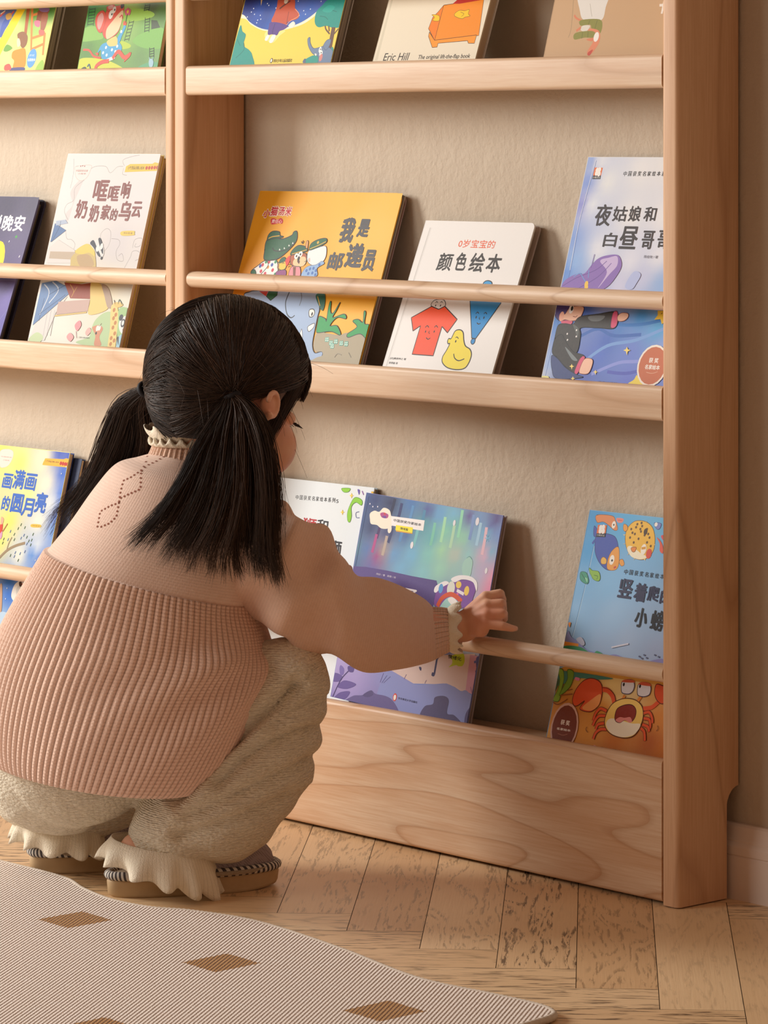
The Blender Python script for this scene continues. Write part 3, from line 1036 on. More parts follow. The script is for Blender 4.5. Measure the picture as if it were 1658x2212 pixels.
  ('T','#4c4a4e','邮',1749,1326,2037,1566,0.06,0.0),
  ('T','#4c4a4e','递',2070,1372,2397,1696,0.06,0.0),
  ('T','#4c4a4e','员',2421,1332,2650,1614,0.06,0.0),
  ('O','#efe9e2','#2a2522',13,[250,1256,351,1340,500,1425,717,1423,778,1206,366,1178]),
  ('C','#c8324a',453,1359,26,26),
  ('C','#c8324a',569,1402,26,26),
  ('C','#c8324a',684,1292,26,26),
  ('C','#c8324a',452,1270,26,26),
  ('C','#c8324a',548,1240,26,26),
  ('C','#3c58a8',411,1341,26,26),
  ('C','#3c58a8',644,1364,26,26),
  ('C','#2a8a5a',509,1401,24,24),
  ('C','#2a8a5a',700,1406,24,24),
  ('C','#2a8a5a',754,1238,24,24),
  ('C','#d8882c',573,1330,24,24),
  ('O','#1e5c36','#2a2522',10,[250,1256,310,1290,368,1235,299,1225]),
  ('S','#2a2522',12,[530,1410,567,1346,467,1229]),
  ('O','#1f5a38','#2a2522',15,[418,1553,398,1666,431,1724,529,1751,709,1722,880,1774,909,1823,965,1833,1005,1761,1006,1696,960,1630,855,1531,741,1456,631,1428,460,1432]),
  ('O','#1d5536','#2a2522',12,[416,1699,412,1773,477,1823,611,1821,654,1770,719,1758,690,1741,494,1717]),
  ('S','#e0a832',12,[431,1724,505,1750,644,1766]),
  ('S','#2a2522',14,[565,1597,629,1558,795,1562,919,1613,997,1688]),
  ('P','#f2ece6',[708,1563,711,1592,737,1569]),
  ('P','#f2ece6',[796,1585,799,1614,825,1590]),
  ('P','#f2ece6',[877,1624,880,1653,905,1629]),
  ('P','#f2ece6',[940,1657,943,1687,969,1663]),
  ('O','#e4c23a','#2a2522',10,[776,1335,762,1399,848,1426,916,1404,936,1324,850,1297]),
  ('O','#1f5a38','#2a2522',9,[777,1392,791,1449,853,1475,904,1436,854,1410]),
  ('B','#d8382c',[892,1435,962,1501,981,1421,947,1356]),
  ('S','#2a2522',9,[841,1382,859,1399,886,1390]),
  ('O','#8a3a78','#2a2522',8,[783,1223,785,1279,945,1300,967,1212]),
  ('B','#8a5a3c',[756,1367,781,1384,798,1320,771,1316]),
  ('O','#b0582c','#2a2522',11,[986,1502,1091,1537,1232,1540,1280,1526,1315,1446,1293,1382,1165,1346,1035,1375,987,1438]),
  ('B','#e8c898',[1075,1456,1250,1493,1310,1430,1276,1365,1162,1354,1067,1383]),
  ('O','#1d5838','#2a2522',11,[971,1510,981,1575,1075,1641,1222,1628,1285,1574,1138,1538]),
  ('S','#e0a832',11,[990,1522,1132,1554,1266,1586]),
  ('C','#f6f2ec',1091,1495,40,40),
  ('C','#f6f2ec',1163,1523,40,40),
  ('C','#2a2522',1095,1495,16,16),
  ('C','#2a2522',1164,1521,16,16),
  ('C','#2a2522',1151,1461,24,34),
  ('B','#5a2a24',[1133,1429,1183,1435,1183,1391]),
  ('S','#2a2522',10,[1148,1667,1141,1715]),
  ('S','#2a2522',10,[1155,1667,1169,1703]),
  ('S','#2a2522',10,[1145,1667,1112,1698]),
  ('O','#d89a5c','#2a2522',7,[1229,1621,1218,1701,1253,1702,1273,1606]),
  ('S','#2a2522',6,[1018,1358,977,1341]),
  ('S','#2a2522',6,[1020,1382,976,1373]),
  ('S','#2a2522',6,[1278,1421,1338,1447]),
  ('O','#e08a94','#2a2522',9,[1049,1214,1047,1343,1162,1354,1226,1340,1260,1221]),
  ('P','#7a4428',[1083,1344,1140,1349,1178,1218,1132,1217]),
  ('O','#eeeceb','#6a6a70',8,[1315,1478,1313,1574,1441,1610,1614,1646,1673,1551,1663,1455,1572,1389,1459,1378,1362,1415]),
  ('O','#20603c','#2a2522',10,[1322,1583,1323,1671,1442,1730,1587,1749,1615,1694,1481,1627]),
  ('S','#e0b03c',11,[1323,1599,1472,1650,1605,1706]),
  ('C','#e0b03c',1453,1690,20,20),
  ('B','#e8bcb4',[1344,1463,1374,1477,1394,1424,1363,1431]),
  ('O','#8fb2dc','#6a7a94',7,[1317,1318,1392,1368,1525,1388,1623,1438,1681,1408,1567,1341,1594,1238,1307,1222]),
  ('C','#4a72b8',1370,1304,22,22),
  ('C','#4a72b8',1430,1329,22,22),
  ('C','#4a72b8',1497,1339,22,22),
  ('C','#4a72b8',1555,1309,22,22),
  ('C','#4a72b8',1420,1265,22,22),
  ('C','#4a72b8',1498,1275,22,22),
  ('C','#4a72b8',1565,1253,22,22),
  ('C','#4a72b8',1595,1390,22,22),
  ('O','#9ab2d4','#2a2522',13,[270,899,346,983,532,1005,1093,1039,1657,1042,1810,825,1823,699,1836,511,1862,323,1948,217,2079,239,2108,193,2052,128,1870,119,1634,250,908,536]),
  ('P','#c03a2c',[523,996,713,1003,694,930]),
  ('Q','#1f5c38','#2a2522',10,[701,930,725,1003,903,1009,912,953,810,877]),
  ('S','#2a3038',16,[1146,1025,1119,880,1162,770,1228,693,1311,661,1368,695]),
  ('S','#6a7484',12,[1356,1032,1416,938,1412,827]),
  ('O','#f2efe8','#2a2522',12,[1633,740,1639,784,1707,790,1748,744,1731,696,1672,686]),
  ('C','#2a2522',1703,726,18,26),
  ('O','#f4f2ee','#2a2522',9,[1684,544,1718,577,1796,604,1799,549,1728,491]),
  ('O','#f4f2ee','#5a5a60',8,[1556,420,1567,484,1578,516,1632,408,1580,390]),
  ('B','#2c6a58',[1681,979,1830,1016,1894,907,1896,781,1810,825]),
  ('S','#e0b04c',12,[1722,965,1815,841]),
  ('B','#a79b80',[1902,490,2101,483,2336,469,2459,505,2726,517,2964,542,3049,68,1820,7,1978,140,2110,186,2079,239,1954,233,1879,340]),
  ('O','#1f9a4c','#2a2522',10,[1857,701,1983,674,2017,644,1993,800,1991,895,2014,896,2050,771,2112,758,2179,886,2189,889,2157,791,2124,695,2322,750,2378,689,2204,698,2109,585,2244,590,2358,470,2161,509,1917,483,1871,512,1858,606]),
  ('O','#1f9a4c','#2a2522',10,[2524,664,2616,691,2720,656,2691,795,2730,781,2758,642,2869,616,2921,417,2732,501,2526,446,2487,491,2631,590]),
  ('C','#4aa89a',2101,412,21,21),
  ('C','#d8e4d4',2101,412,12,12),
  ('C','#4aa89a',2132,415,21,21),
  ('C','#d8e4d4',2132,415,12,12),
  ('C','#4aa89a',2107,389,21,21),
  ('C','#d8e4d4',2107,389,12,12),
  ('C','#4aa89a',2142,389,21,21),
  ('C','#d8e4d4',2142,389,12,12),
  ('C','#4aa89a',2197,369,21,21),
  ('C','#d8e4d4',2197,369,12,12),
  ('C','#4aa89a',2228,372,21,21),
  ('C','#d8e4d4',2228,372,12,12),
  ('C','#4aa89a',2204,346,21,21),
  ('C','#d8e4d4',2204,346,12,12),
  ('C','#4aa89a',2238,346,21,21),
  ('C','#d8e4d4',2238,346,12,12),
  ('C','#4aa89a',2235,329,21,21),
  ('C','#d8e4d4',2235,329,12,12),
  ('C','#4aa89a',2266,332,21,21),
  ('C','#d8e4d4',2266,332,12,12),
  ('C','#4aa89a',2242,306,21,21),
  ('C','#d8e4d4',2242,306,12,12),
  ('C','#4aa89a',2276,306,21,21),
  ('C','#d8e4d4',2276,306,12,12),
  ('C','#4aa89a',2284,393,21,21),
  ('C','#d8e4d4',2284,393,12,12),
  ('C','#4aa89a',2315,396,21,21),
  ('C','#d8e4d4',2315,396,12,12),
  ('C','#4aa89a',2291,370,21,21),
  ('C','#d8e4d4',2291,370,12,12),
  ('C','#4aa89a',2325,370,21,21),
  ('C','#d8e4d4',2325,370,12,12),
  ('C','#4aa89a',2396,375,21,21),
  ('C','#d8e4d4',2396,375,12,12),
  ('C','#4aa89a',2427,378,21,21),
  ('C','#d8e4d4',2427,378,12,12),
  ('C','#4aa89a',2403,352,21,21),
  ('C','#d8e4d4',2403,352,12,12),
  ('C','#4aa89a',2437,352,21,21),
  ('C','#d8e4d4',2437,352,12,12),
  ('C','#4aa89a',2493,371,21,21),
  ('C','#d8e4d4',2493,371,12,12),
  ('C','#4aa89a',2524,374,21,21),
  ('C','#d8e4d4',2524,374,12,12),
  ('C','#4aa89a',2499,348,21,21),
  ('C','#d8e4d4',2499,348,12,12),
  ('C','#4aa89a',2533,348,21,21),
  ('C','#d8e4d4',2533,348,12,12),
  ('S','#8a8270',10,[2356,174,2394,222,2478,211]),
  ('S','#8a8270',10,[2601,247,2668,189]),
 ],
 'I': [
  ('S','#c9c6c2',14,[119,1954,63,98]),
  ('S','#d8d6d3',8,[140,1954,84,99]),
  ('T','#e4561e','0岁宝宝的',727,1701,1387,1809,0.012,0.0),
  ('T','#3c3836','颜',446,1387,708,1622,0.035,0.0),
  ('T','#3c3836','色',771,1398,969,1636,0.035,0.0),
  ('T','#3c3836','绘',1036,1386,1289,1636,0.035,0.0),
  ('T','#3c3836','本',1339,1388,1590,1631,0.035,0.0),
  ('O','#e6e3e0','#2a2522',10,[596,995,745,1007,810,958,804,913,716,878,605,899,553,934]),
  ('S','#2a2522',9,[625,959,638,978,664,964]),
  ('S','#2a2522',9,[711,966,727,981,751,968]),
  ('C','#2a2522',641,925,9,14),
  ('C','#2a2522',730,928,9,14),
  ('Q','#ee4f22','#2a2522',12,[574,912,716,878,811,921,1101,760,997,580,867,658,862,272,474,274,475,652,365,577,261,750]),
  ('S','#2a2522',12,[570,631,597,657,635,634]),
  ('S','#2a2522',12,[736,638,758,664,797,640]),
  ('C','#2a2522',598,579,10,16),
  ('C','#2a2522',754,586,10,16),
  ('S','#2a2522',9,[669,591,657,571,684,555]),
  ('S','#2a2522',12,[640,501,683,481,717,500]),
  ('O','#3f9fdc','#2a2522',12,[1377,1227,1392,1264,1446,1281,1511,1268,1541,1233,1548,1174,1390,1169]),
  ('Q','#2f8fd4','#2a2522',12,[1202,1075,1788,1095,1789,993,1527,526,1456,530,1251,974]),
  ('O','#2f8fd4','#2a2522',10,[1467,516,1519,521,1528,475,1497,452,1462,479]),
  ('S','#2a2522',11,[1403,845,1426,868,1457,850]),
  ('S','#2a2522',11,[1547,850,1570,869,1602,848]),
  ('C','#2a2522',1429,801,10,18),
  ('C','#2a2522',1567,800,10,18),
  ('S','#2a2522',9,[1494,808,1487,786,1511,776]),
  ('S','#2a2522',13,[1469,731,1508,714,1536,729]),
  ('O','#eedb3c','#2a2522',13,[1047,468,1052,505,1092,506,1107,544,1131,610,1205,628,1275,595,1329,495,1387,425,1483,386,1536,316,1532,214,1482,140,1352,116,1184,132,1068,191,1039,263,1074,352,1098,441,1068,440]),
  ('S','#2a2522',11,[1170,524,1193,533,1227,512]),
  ('C','#2a2522',1192,476,12,17),
  ('S','#2a2522',14,[1220,315,1263,259,1345,231,1434,260]),
  ('T','#5a5654','[日]桑原伸之 著',94,188,389,218,0.01,0.0),
  ('T','#5a5654','李秀敏 译',95,130,259,158,0.01,0.0),
  ('T','#7a7674','北京科学技术 HAIZHI',97,83,541,87,0.0,0.0),
 ],
 'J': [
  ('G',(4,4,2121,2855),[(64,2814,'#8fa8e0'),(64,2545,'#7f9ade'),(49,2262,'#8a8fd8'),(36,1839,'#7fa0e0'),(24,1417,'#5f8fdc'),(217,2815,'#dfe3ea'),(407,2548,'#e2e6e8'),(932,2692,'#e4e6e8'),(1283,2764,'#e2e4e6'),(221,2264,'#dfe6ee'),(901,2134,'#e6e8ea'),(1454,2143,'#e4e6ea'),(494,1709,'#e0e4ee'),(1056,1584,'#dde0ee'),(1495,1664,'#dfe2ec'),(1642,1326,'#93b4e4'),(1296,1384,'#c4cae8'),(959,1264,'#cfd0ea'),(155,1560,'#8fb6ea'),(162,1071,'#4f86d8'),(32,857,'#4f86d0'),(486,944,'#3f62b8'),(1428,911,'#3a8cd0'),(1737,787,'#4fa4dc'),(955,618,'#4a6cc4'),(1360,500,'#6f86d8'),(1847,387,'#6a7ed6'),(681,263,'#5566bc'),(1453,166,'#6f7ed8'),(60,302,'#9fb8e6'),(2,105,'#c8d0e0'),(327,177,'#4a5aa8'),(1857,549,'#8fa8e4'),(865,409,'#5a78d0'),(1101,761,'#4f84cc')]),
  ('S','#7aa4e2',40,[625,329,974,551,1413,638,1826,791]),
  ('S','#8f9ce6',40,[812,201,1215,357,1570,401,1892,551]),
  ('S','#3a7cc8',40,[692,883,1086,815,1451,830,1797,898]),
  ('S','#3f6cbc',40,[512,655,769,748,1050,677,1485,709]),
  ('S','#5a66c4',40,[1062,241,1431,246,1936,392]),
  ('S','#e4e8f2',7,[138,2821,77,2065,92,1447]),
  ('S','#4a6cb0',6,[150,2814,86,2065,101,1447,55,121]),
  ('P','#e2702c',[146,2727,285,2725,280,2628,146,2627]),
  ('P','#2a2a30',[146,2627,280,2628,283,2583,143,2582]),
  ('T','#e8e4e0','小蜗文化',148,2592,271,2616,0.01,0.0),
  ('C','#f2efe8',198,2693,27,33),
  ('C','#f2efe8',235,2699,27,33),
  ('C','#f2efe8',197,2656,27,33),
  ('C','#f2efe8',241,2648,27,33),
  ('T','#1d1c20','中',650,2623,707,2683,0.012,0.05),
  ('T','#1d1c20','国',730,2624,786,2684,0.012,0.05),
  ('T','#1d1c20','获',810,2625,866,2684,0.012,0.05),
  ('T','#1d1c20','奖',889,2625,945,2685,0.012,0.05),
  ('T','#1d1c20','名',968,2626,1024,2686,0.012,0.05),
  ('T','#1d1c20','家',1047,2627,1103,2686,0.012,0.05),
  ('T','#1d1c20','绘',1126,2628,1181,2687,0.012,0.05),
  ('T','#1d1c20','本',1205,2628,1260,2688,0.012,0.05),
  ('T','#1d1c20','系',1283,2629,1338,2688,0.012,0.05),
  ('T','#1d1c20','列',1361,2630,1416,2689,0.012,0.05),
  ('T','#2e2426','夜',329,2004,591,2270,0.025,0.0),
  ('T','#2e2426','姑',622,2064,849,2249,0.025,0.0),
  ('T','#2e2426','娘',884,2068,1076,2257,0.025,0.0),
  ('T','#2e2426','和',1133,2072,1327,2249,0.025,0.0),
  ('T','#2e2426','白',554,1748,767,1922,0.025,0.0),
  ('T','#2e2426','昼',817,1730,1106,2005,0.025,0.0),
  ('T','#2e2426','哥',1183,1736,1374,1957,0.025,0.0),
  ('T','#2e2426','哥',1439,1742,1631,1967,0.025,0.0),
  ('T','#6a6670','陈伯吹 / 著',1274,1626,1500,1661,0.005,0.0),
  ('B','#8a6ab8',[4,1220,52,1319,203,1394,351,1412,437,1512,526,1598,664,1643,851,1648,941,1526,887,1386,774,1258,598,1211,31,1193]),
  ('B','#c8b4e0',[571,1571,709,1617,836,1634,867,1524,768,1410,628,1240,723,1437]),
  ('S','#6a4a9c',9,[34,1249,234,1353,528,1459,684,1574]),
  ('S','#6a4a9c',9,[308,1230,589,1377,766,1549]),
  ('S','#6a4a9c',8,[444,1484,447,1540,454,1652]),
  ('S','#6f9ad8',12,[183,1365,275,1410,348,1356,411,1302]),
  ('S','#6f9ad8',12,[415,1456,433,1359]),
  ('C','#f2c84a',423,1282,30,40),
  ('C','#f2c84a',433,1245,30,30),
  ('B','#b4c0ea',[1070,1268,1109,1393,1182,1463,1285,1425,1242,1314,1188,1244]),
  ('O','#4a3a78','#2a2248',8,[19,871,-23,981,79,1027,307,1035,430,1004,421,969,285,978,172,905,121,819]),
  ('O','#f2c2a8','#8a4a3c',7,[121,819,81,887,111,916,172,905,243,991,449,1005,456,915,400,844,291,826,192,836]),
  ('C','#f6f4f2',259,970,40,55),
  ('C','#2a2a28',270,978,20,30),
  ('S','#8a4a3c',8,[313,882,362,877,385,896]),
  ('C','#f0b49c',123,875,40,60),
  ('B','#d8607c',[140,820,310,826,303,784,171,779]),
  ('O','#3a3634','#1c1a1c',10,[99,762,206,788,341,786,428,879,718,925,1027,957,1042,773,765,761,484,750,503,654,496,447,301,396,104,415,86,609]),
  ('B','#6a6e70',[576,892,835,909,779,845,629,839]),
  ('B','#5a5e5c',[341,786,451,735,464,625,402,705]),
  ('O','#d8547a','#7a2a44',7,[965,948,1036,957,1062,801,976,777]),
  ('O','#f2c2a8','#8a4a3c',7,[1050,910,1103,953,1206,950,1219,903,1166,860,1074,856]),
  ('O','#34302f','#1c1a1c',10,[90,595,188,655,264,589,436,458,642,399,567,202,356,275,192,377,100,429]),
  ('B','#7a8488',[288,507,448,417,542,353,445,362]),
  ('O','#d8547a','#7a2a44',7,[588,389,656,385,587,197,533,221]),
  ('O','#f2c2a8','#8a4a3c',7,[650,371,760,383,801,337,771,213,664,194,607,225]),
  ('C','#e8e6e4',280,666,12,12),
  ('C','#e8e6e4',422,717,12,12),
  ('C','#e8e6e4',305,593,12,12),
  ('C','#e8e6e4',440,640,12,12),
  ('O','#3c4a80','#20284c',8,[93,387,196,364,360,261,552,188,675,153,267,118,150,223]),
  ('P','#f0c83c',[1677,1002,1785,1005,1822,872,1785,843,1750,903,1653,892,1692,948]),
  ('S','#2a2522',8,[1742,963,1757,977]),
  ('P','#f6dc7a',[1304,554,1330,523,1374,514,1334,499,1333,451,1302,498,1257,509,1295,524]),
  ('P','#f6dc7a',[871,256,888,236,916,231,891,221,890,191,870,220,842,227,866,237]),
  ('P','#f6dc7a',[460,307,479,285,510,279,482,269,481,236,459,268,428,275,454,286]),
  ('P','#f6dc7a',[522,159,539,139,568,134,542,124,541,94,521,123,493,130,517,139]),
  ('B','#f4dc5c',[1450,111,1525,169,1556,225,1607,174,1720,126]),
  ('B','#e8e08a',[-25,131,108,138,120,97,-32,89]),
  ('C','#f4ece0',1773,348,240,250),
  ('C','#c8704a',1773,348,215,225),
  ('T','#f6efe6','获 奖',1704,381,1853,441,0.04,0.0),
  ('T','#f6efe6','名家绘本',1660,302,1896,358,0.04,0.0),
  ('S','#e8b89c',6,[1699,266,1792,257,1876,281]),
  ('T','#2a2a40','青岛出版社',954,105,1279,124,0.01,0.0),
 ],
 'K': [
  ('G',(4,4,2086,2855),[(429,2723,'#f2e66c'),(943,2615,'#f4ea78'),(1313,2220,'#f6ee94'),(994,1774,'#f2e66e'),(857,1482,'#f0e87c'),(1494,2723,'#f4f0c8'),(1677,2386,'#f2efd4'),(1678,1829,'#f0f0dc'),(1847,2845,'#2f55c0'),(2135,2809,'#2a50c0'),(2014,2550,'#2f68d0'),(2082,2277,'#3a78dc'),(2105,1933,'#3a6cd0'),(2083,1724,'#6a9ae0'),(1858,2121,'#dfe6e8'),(1747,1488,'#d8e2ea'),(1671,1370,'#5a94e0'),(1905,1294,'#2a6cd4'),(1385,1318,'#eef0e0'),(1950,1022,'#2a72d0'),(1273,959,'#2a78d4'),(1637,579,'#3a86dc'),(1230,399,'#9cc0e8'),(1342,757,'#2a70d0')]),
  ('O','#f2e0d4','#e4c4b4',4,[415,2764,590,2812,731,2785,752,2687,692,2584,588,2541,487,2556]),
  ('T','#c88a7c','中国获奖',468,2689,732,2704,0.01,0.0),
  ('T','#c88a7c','小绘本',531,2641,690,2658,0.01,0.0),
  ('P','#f2b632',[1501,2668,1535,2740,1969,2756,2032,2774,2362,2741,2302,2647,1499,2640]),
  ('T','#5a3c1c','小竹里童话暖心绘本',1554,2691,1875,2716,0.015,0.0),
  ('C','#c0281c',1925,2693,28,28),
  ('C','#c0281c',1978,2692,28,28),
  ('C','#c0281c',2032,2690,28,28),
  ('C','#c0281c',2082,2691,28,28),
  ('C','#c0281c',2133,2690,28,28),
  ('T','#3468c8','画',631,2242,859,2459,0.05,0.0),
  ('T','#3468c8','满',879,2256,1146,2533,0.05,0.0),
  ('T','#3468c8','画',1177,2257,1436,2498,0.05,0.0),
  ('T','#3468c8','的',723,1929,905,2136,0.05,0.0),
  ('T','#3468c8','圆',944,1918,1222,2185,0.05,0.0),
  ('T','#3468c8','月',1221,1884,1493,2143,0.05,0.0),
  ('T','#3468c8','亮',1516,1956,1779,2249,0.05,0.0),
  ('B','#f2c040',[1531,1783,1737,1792,1745,1754,1540,1742]),
  ('T','#7a4a1c','陈彩霞/著',1555,1761,1727,1775,0.0,0.0),
  ('S','#a08a6a',40,[900,1219,1065,1359,1248,1445,1462,1505]),
  ('S','#a08a6a',20,[1065,1359,1078,1458,1126,1560]),
  ('S','#4a6a44',16,[933,1497,947,1537]),
  ('S','#5a7ab0',16,[1039,1498,1053,1539]),
  ('S','#5a7ab0',16,[1056,1619,1071,1660]),
  ('S','#4a6a44',16,[1162,1586,1177,1626]),
  ('S','#4a6a44',16,[1226,1675,1240,1716]),
  ('S','#5a7ab0',16,[1341,1545,1355,1585]),
  ('S','#4a6a44',16,[1381,1702,1395,1742]),
  ('S','#4a6a44',16,[1276,1735,1290,1776]),
  ('S','#4a6a44',16,[1473,1570,1487,1610]),
  ('S','#4a6a44',16,[1536,1520,1551,1560]),
  ('S','#4a6a44',16,[1600,1539,1614,1579]),
  ('S','#4a6a44',16,[1188,1511,1202,1552]),
  ('S','#4a6a44',16,[928,1440,943,1481]),
  ('S','#4a6a44',16,[1173,1279,1187,1320]),
  ('S','#5a7ab0',16,[1273,1330,1288,1370]),
  ('S','#5a7ab0',16,[1269,1274,1283,1314]),
  ('S','#5a7ab0',16,[1392,1326,1406,1367]),
  ('S','#5a7ab0',16,[1496,1363,1510,1404]),
  ('S','#4a6a44',16,[1600,1470,1614,1510]),
  ('S','#4a6a44',16,[1606,1623,1620,1663]),
  ('S','#4a6a44',16,[1378,1228,1393,1268]),
  ('S','#5a7ab0',16,[1505,1475,1519,1516]),
  ('S','#5a7ab0',16,[1395,1591,1410,1632]),
  ('B','#d8402c',[782,1700,842,1733,865,1595,824,1577]),
  ('B','#f0b090',[774,1827,841,1804,842,1733,795,1730]),
  ('S','#b87a4a',20,[879,1624,957,1743]),
  ('B','#d8a0c0',[824,1577,868,1623,884,1540,847,1509]),
  ('B','#f0ece4',[1401,722,1414,889,1550,971,1663,913,1771,799,1691,694,1569,641]),
  ('B','#d8d4cc',[1478,840,1595,906,1695,750,1578,683]),
  ('B','#5a4038',[1514,940,1566,959,1600,893,1543,888]),
  ('B','#d8402c',[1586,933,1699,875,1659,857]),
  ('C','#f4f2ee',1711,807,60,100),
  ('C','#2a2522',1723,819,15,15),
  ('B','#a03040',[1506,621,1587,656,1569,572]),
  ('B','#c8a080',[1081,830,1129,862,1229,538,1207,467]),
  ('B','#bcd6ee',[1207,467,1339,494,1448,449,1394,333,1271,279]),
  ('C','#dfe8f8',1992,2548,10,10),
  ('C','#dfe8f8',2079,2874,10,10),
  ('C','#dfe8f8',2072,2651,10,10),
  ('C','#dfe8f8',1851,1317,10,10),
  ('C','#dfe8f8',1793,1284,10,10),
  ('C','#dfe8f8',1258,833,10,10),
  ('C','#dfe8f8',1274,681,10,10),
 ],
 'L': [
  ('G',(4,4,2111,2776),[(323,2656,'#dfe9ee'),(1837,2668,'#e2ebef'),(1076,1920,'#e4edf2'),(1832,1887,'#dfeaf0'),(1257,954,'#e8eef2')]),
  ('T','#23242a','中',588,2516,650,2575,0.012,0.0),
  ('T','#23242a','国',671,2518,732,2577,0.012,0.0),
  ('T','#23242a','获',753,2520,815,2579,0.012,0.0),
  ('T','#23242a','奖',836,2522,897,2581,0.012,0.0),
  ('T','#23242a','名',918,2524,979,2583,0.012,0.0),
  ('T','#23242a','家',1000,2525,1060,2585,0.012,0.0),
  ('T','#23242a','绘',1082,2527,1142,2587,0.012,0.0),
  ('T','#23242a','本',1163,2529,1223,2589,0.012,0.0),
  ('T','#23242a','系',1244,2531,1304,2591,0.012,0.0),
  ('T','#23242a','列',1325,2533,1385,2593,0.012,0.0),
  ('T','#23242a','5',1405,2531,1451,2577,0.0,0.0),
  ('T','#b8363c','狮',795,2117,1067,2293,0.03,0.0),
  ('T','#34343c','和',1080,2126,1303,2296,0.03,0.0),
  ('T','#34343c','小',455,2091,757,2266,0.03,0.0),
  ('T','#34343c','狮',1362,1839,1617,2047,0.03,0.0),
  ('T','#34343c','小',1057,1823,1321,2027,0.03,0.0),
  ('O','#8fcf3c','#4a8a2c',6,[1678,2323,1657,2439,1731,2602,1815,2631,1910,2596,1906,2537,1797,2567,1719,2503,1741,2387,1725,2308]),
  ('O','#8fcf3c','#4a8a2c',5,[1485,2725,1647,2737,1625,2692,1537,2681]),
  ('B','#6a5ab0',[1796,2734,1841,2727,1837,2668]),
  ('S','#9a6ab0',15,[1887,2721,1925,2675]),
  ('S','#7a84a8',10,[1877,2452,1821,2433,1838,2375,1897,2376]),
  ('P','#f2d25c',[1686,2683,1706,2657,1734,2651,1706,2639,1700,2609,1680,2637,1652,2645,1680,2655]),
  ('P','#f2d25c',[1549,2456,1569,2430,1597,2425,1569,2413,1563,2383,1542,2411,1514,2418,1542,2428]),
  ('B','#e8b83c',[2063,2724,2121,2728,2099,2688]),
  ('B','#c8404a',[176,2605,241,2626,232,2573]),
 ],
 'M': [
  ('G',(4,4,2566,2636),[(-15,2602,'#3f5a94'),(175,2564,'#2c3a70'),(489,2555,'#262c58'),(874,2598,'#4a78b4'),(1217,2535,'#54549a'),(1437,2517,'#6aa4d8'),(1711,2534,'#78b8dc'),(1961,2549,'#6a5a9a'),(2135,2526,'#7a9ed0'),(2453,2592,'#5a4486'),(2396,2485,'#6a74b4'),(-61,2269,'#3a5a8c'),(198,2225,'#36406c'),(541,2192,'#3f4478'),(868,2202,'#4a6aa4'),(1152,2367,'#5aa0a8'),(1364,2218,'#64b0b8'),(1596,2318,'#8ad0b4'),(1736,2436,'#78c0b0'),(1923,2285,'#9ad8b0'),(2127,2310,'#88b4d8'),(2320,2376,'#78c0e4'),(2542,2403,'#7a9ad8'),(-8,1904,'#5a8a94'),(166,1925,'#5a7ab4'),(409,1852,'#a0508a'),(515,1953,'#a89a90'),(723,1920,'#6aa0d0'),(1041,1960,'#78b8dc'),(1356,1999,'#88ccc4'),(1570,2084,'#a8dcb0'),(1833,2058,'#c0c8b8'),(2078,2089,'#9ad0d0'),(2342,2122,'#e0b4cc'),(2477,2167,'#88b8d8'),(-2,1712,'#54709c'),(332,1724,'#6a6aa8'),(874,1764,'#7ab4d8'),(1310,1761,'#8ac8d0'),(1608,1857,'#a0d8c0'),(1917,1896,'#9ccac4'),(2338,1893,'#c0b4d4'),(2593,1868,'#f0a0bc'),(2588,1726,'#e88aac'),(2149,1811,'#a8c8d4'),(83,1397,'#5a4a8c'),(1776,1619,'#8ab0c0')]),
  ('S','#4a3468',50,[371,2312,361,2200,342,2087]),
  ('S','#3a4474',50,[609,2252,595,2154,572,2056]),
  ('S','#5a8cc0',50,[804,2348,797,2223,782,2096]),
  ('S','#7ac0c4',50,[1080,2293,1070,2182,1051,2071]),
  ('S','#4f8cb0',50,[1146,2542,1141,2410,1128,2277]),
  ('S','#7fc8b0',50,[1375,2408,1374,2263,1364,2116]),
  ('S','#a8e0b4',50,[1544,2500,1547,2341,1541,2181]),
  ('S','#b4dcb8',50,[1735,2421,1734,2277,1725,2131]),
  ('S','#98dcb8',50,[1833,2621,1839,2448,1837,2275]),
  ('S','#7f9cd0',50,[2052,2588,2055,2430,2049,2272]),
  ('S','#a8d0e8',50,[2199,2505,2198,2361,2189,2217]),
  ('S','#e8c0cc',50,[2315,2461,2321,2290,2318,2118]),
  ('S','#b0508c',50,[328,2137,320,2018,303,1898]),
  ('S','#b8a89c',50,[528,2139,522,2013,506,1886]),
  ('S','#5a90c4',50,[920,2574,911,2456,894,2337]),
  ('S','#20264c',50,[555,2621,543,2517,522,2411]),
  ('S','#343c70',50,[699,2579,691,2460,674,2340]),
  ('S','#2a3a6c',9,[54,2595,35,1657]),
  ('P','#5a4a8a',[-16,1680,225,1703,669,1708,1109,1699,1583,1702,1617,1656,1626,1455,1507,1007,19,797]),
  ('B','#f4ead8',[153,2309,134,2381,211,2427,302,2423,375,2483,490,2466,541,2399,600,2302,529,2235,400,2220,302,2252,190,2254]),
  ('C','#f4ead8',558,2227,36,50),
  ('C','#e8e4f0',165,2474,10,10),
  ('C','#e8e4f0',256,2484,10,10),
  ('C','#e8e4f0',101,2503,10,10),
  ('B','#b04a8a',[329,2403,390,2425,484,2407,474,2361,375,2357]),
  ('B','#c8402c',[392,2418,424,2422,425,2392]),
  ('B','#6a4a9c',[371,2371,445,2384,442,2355]),
  ('P','#f4f0ee',[542,2396,1179,2414,1186,2281,584,2278]),
  ('T','#26242c','中国获奖作家绘本',601,2333,1132,2369,0.04,0.0),
  ('P','#e8a820',[686,2227,997,2229,995,2220,680,2215]),
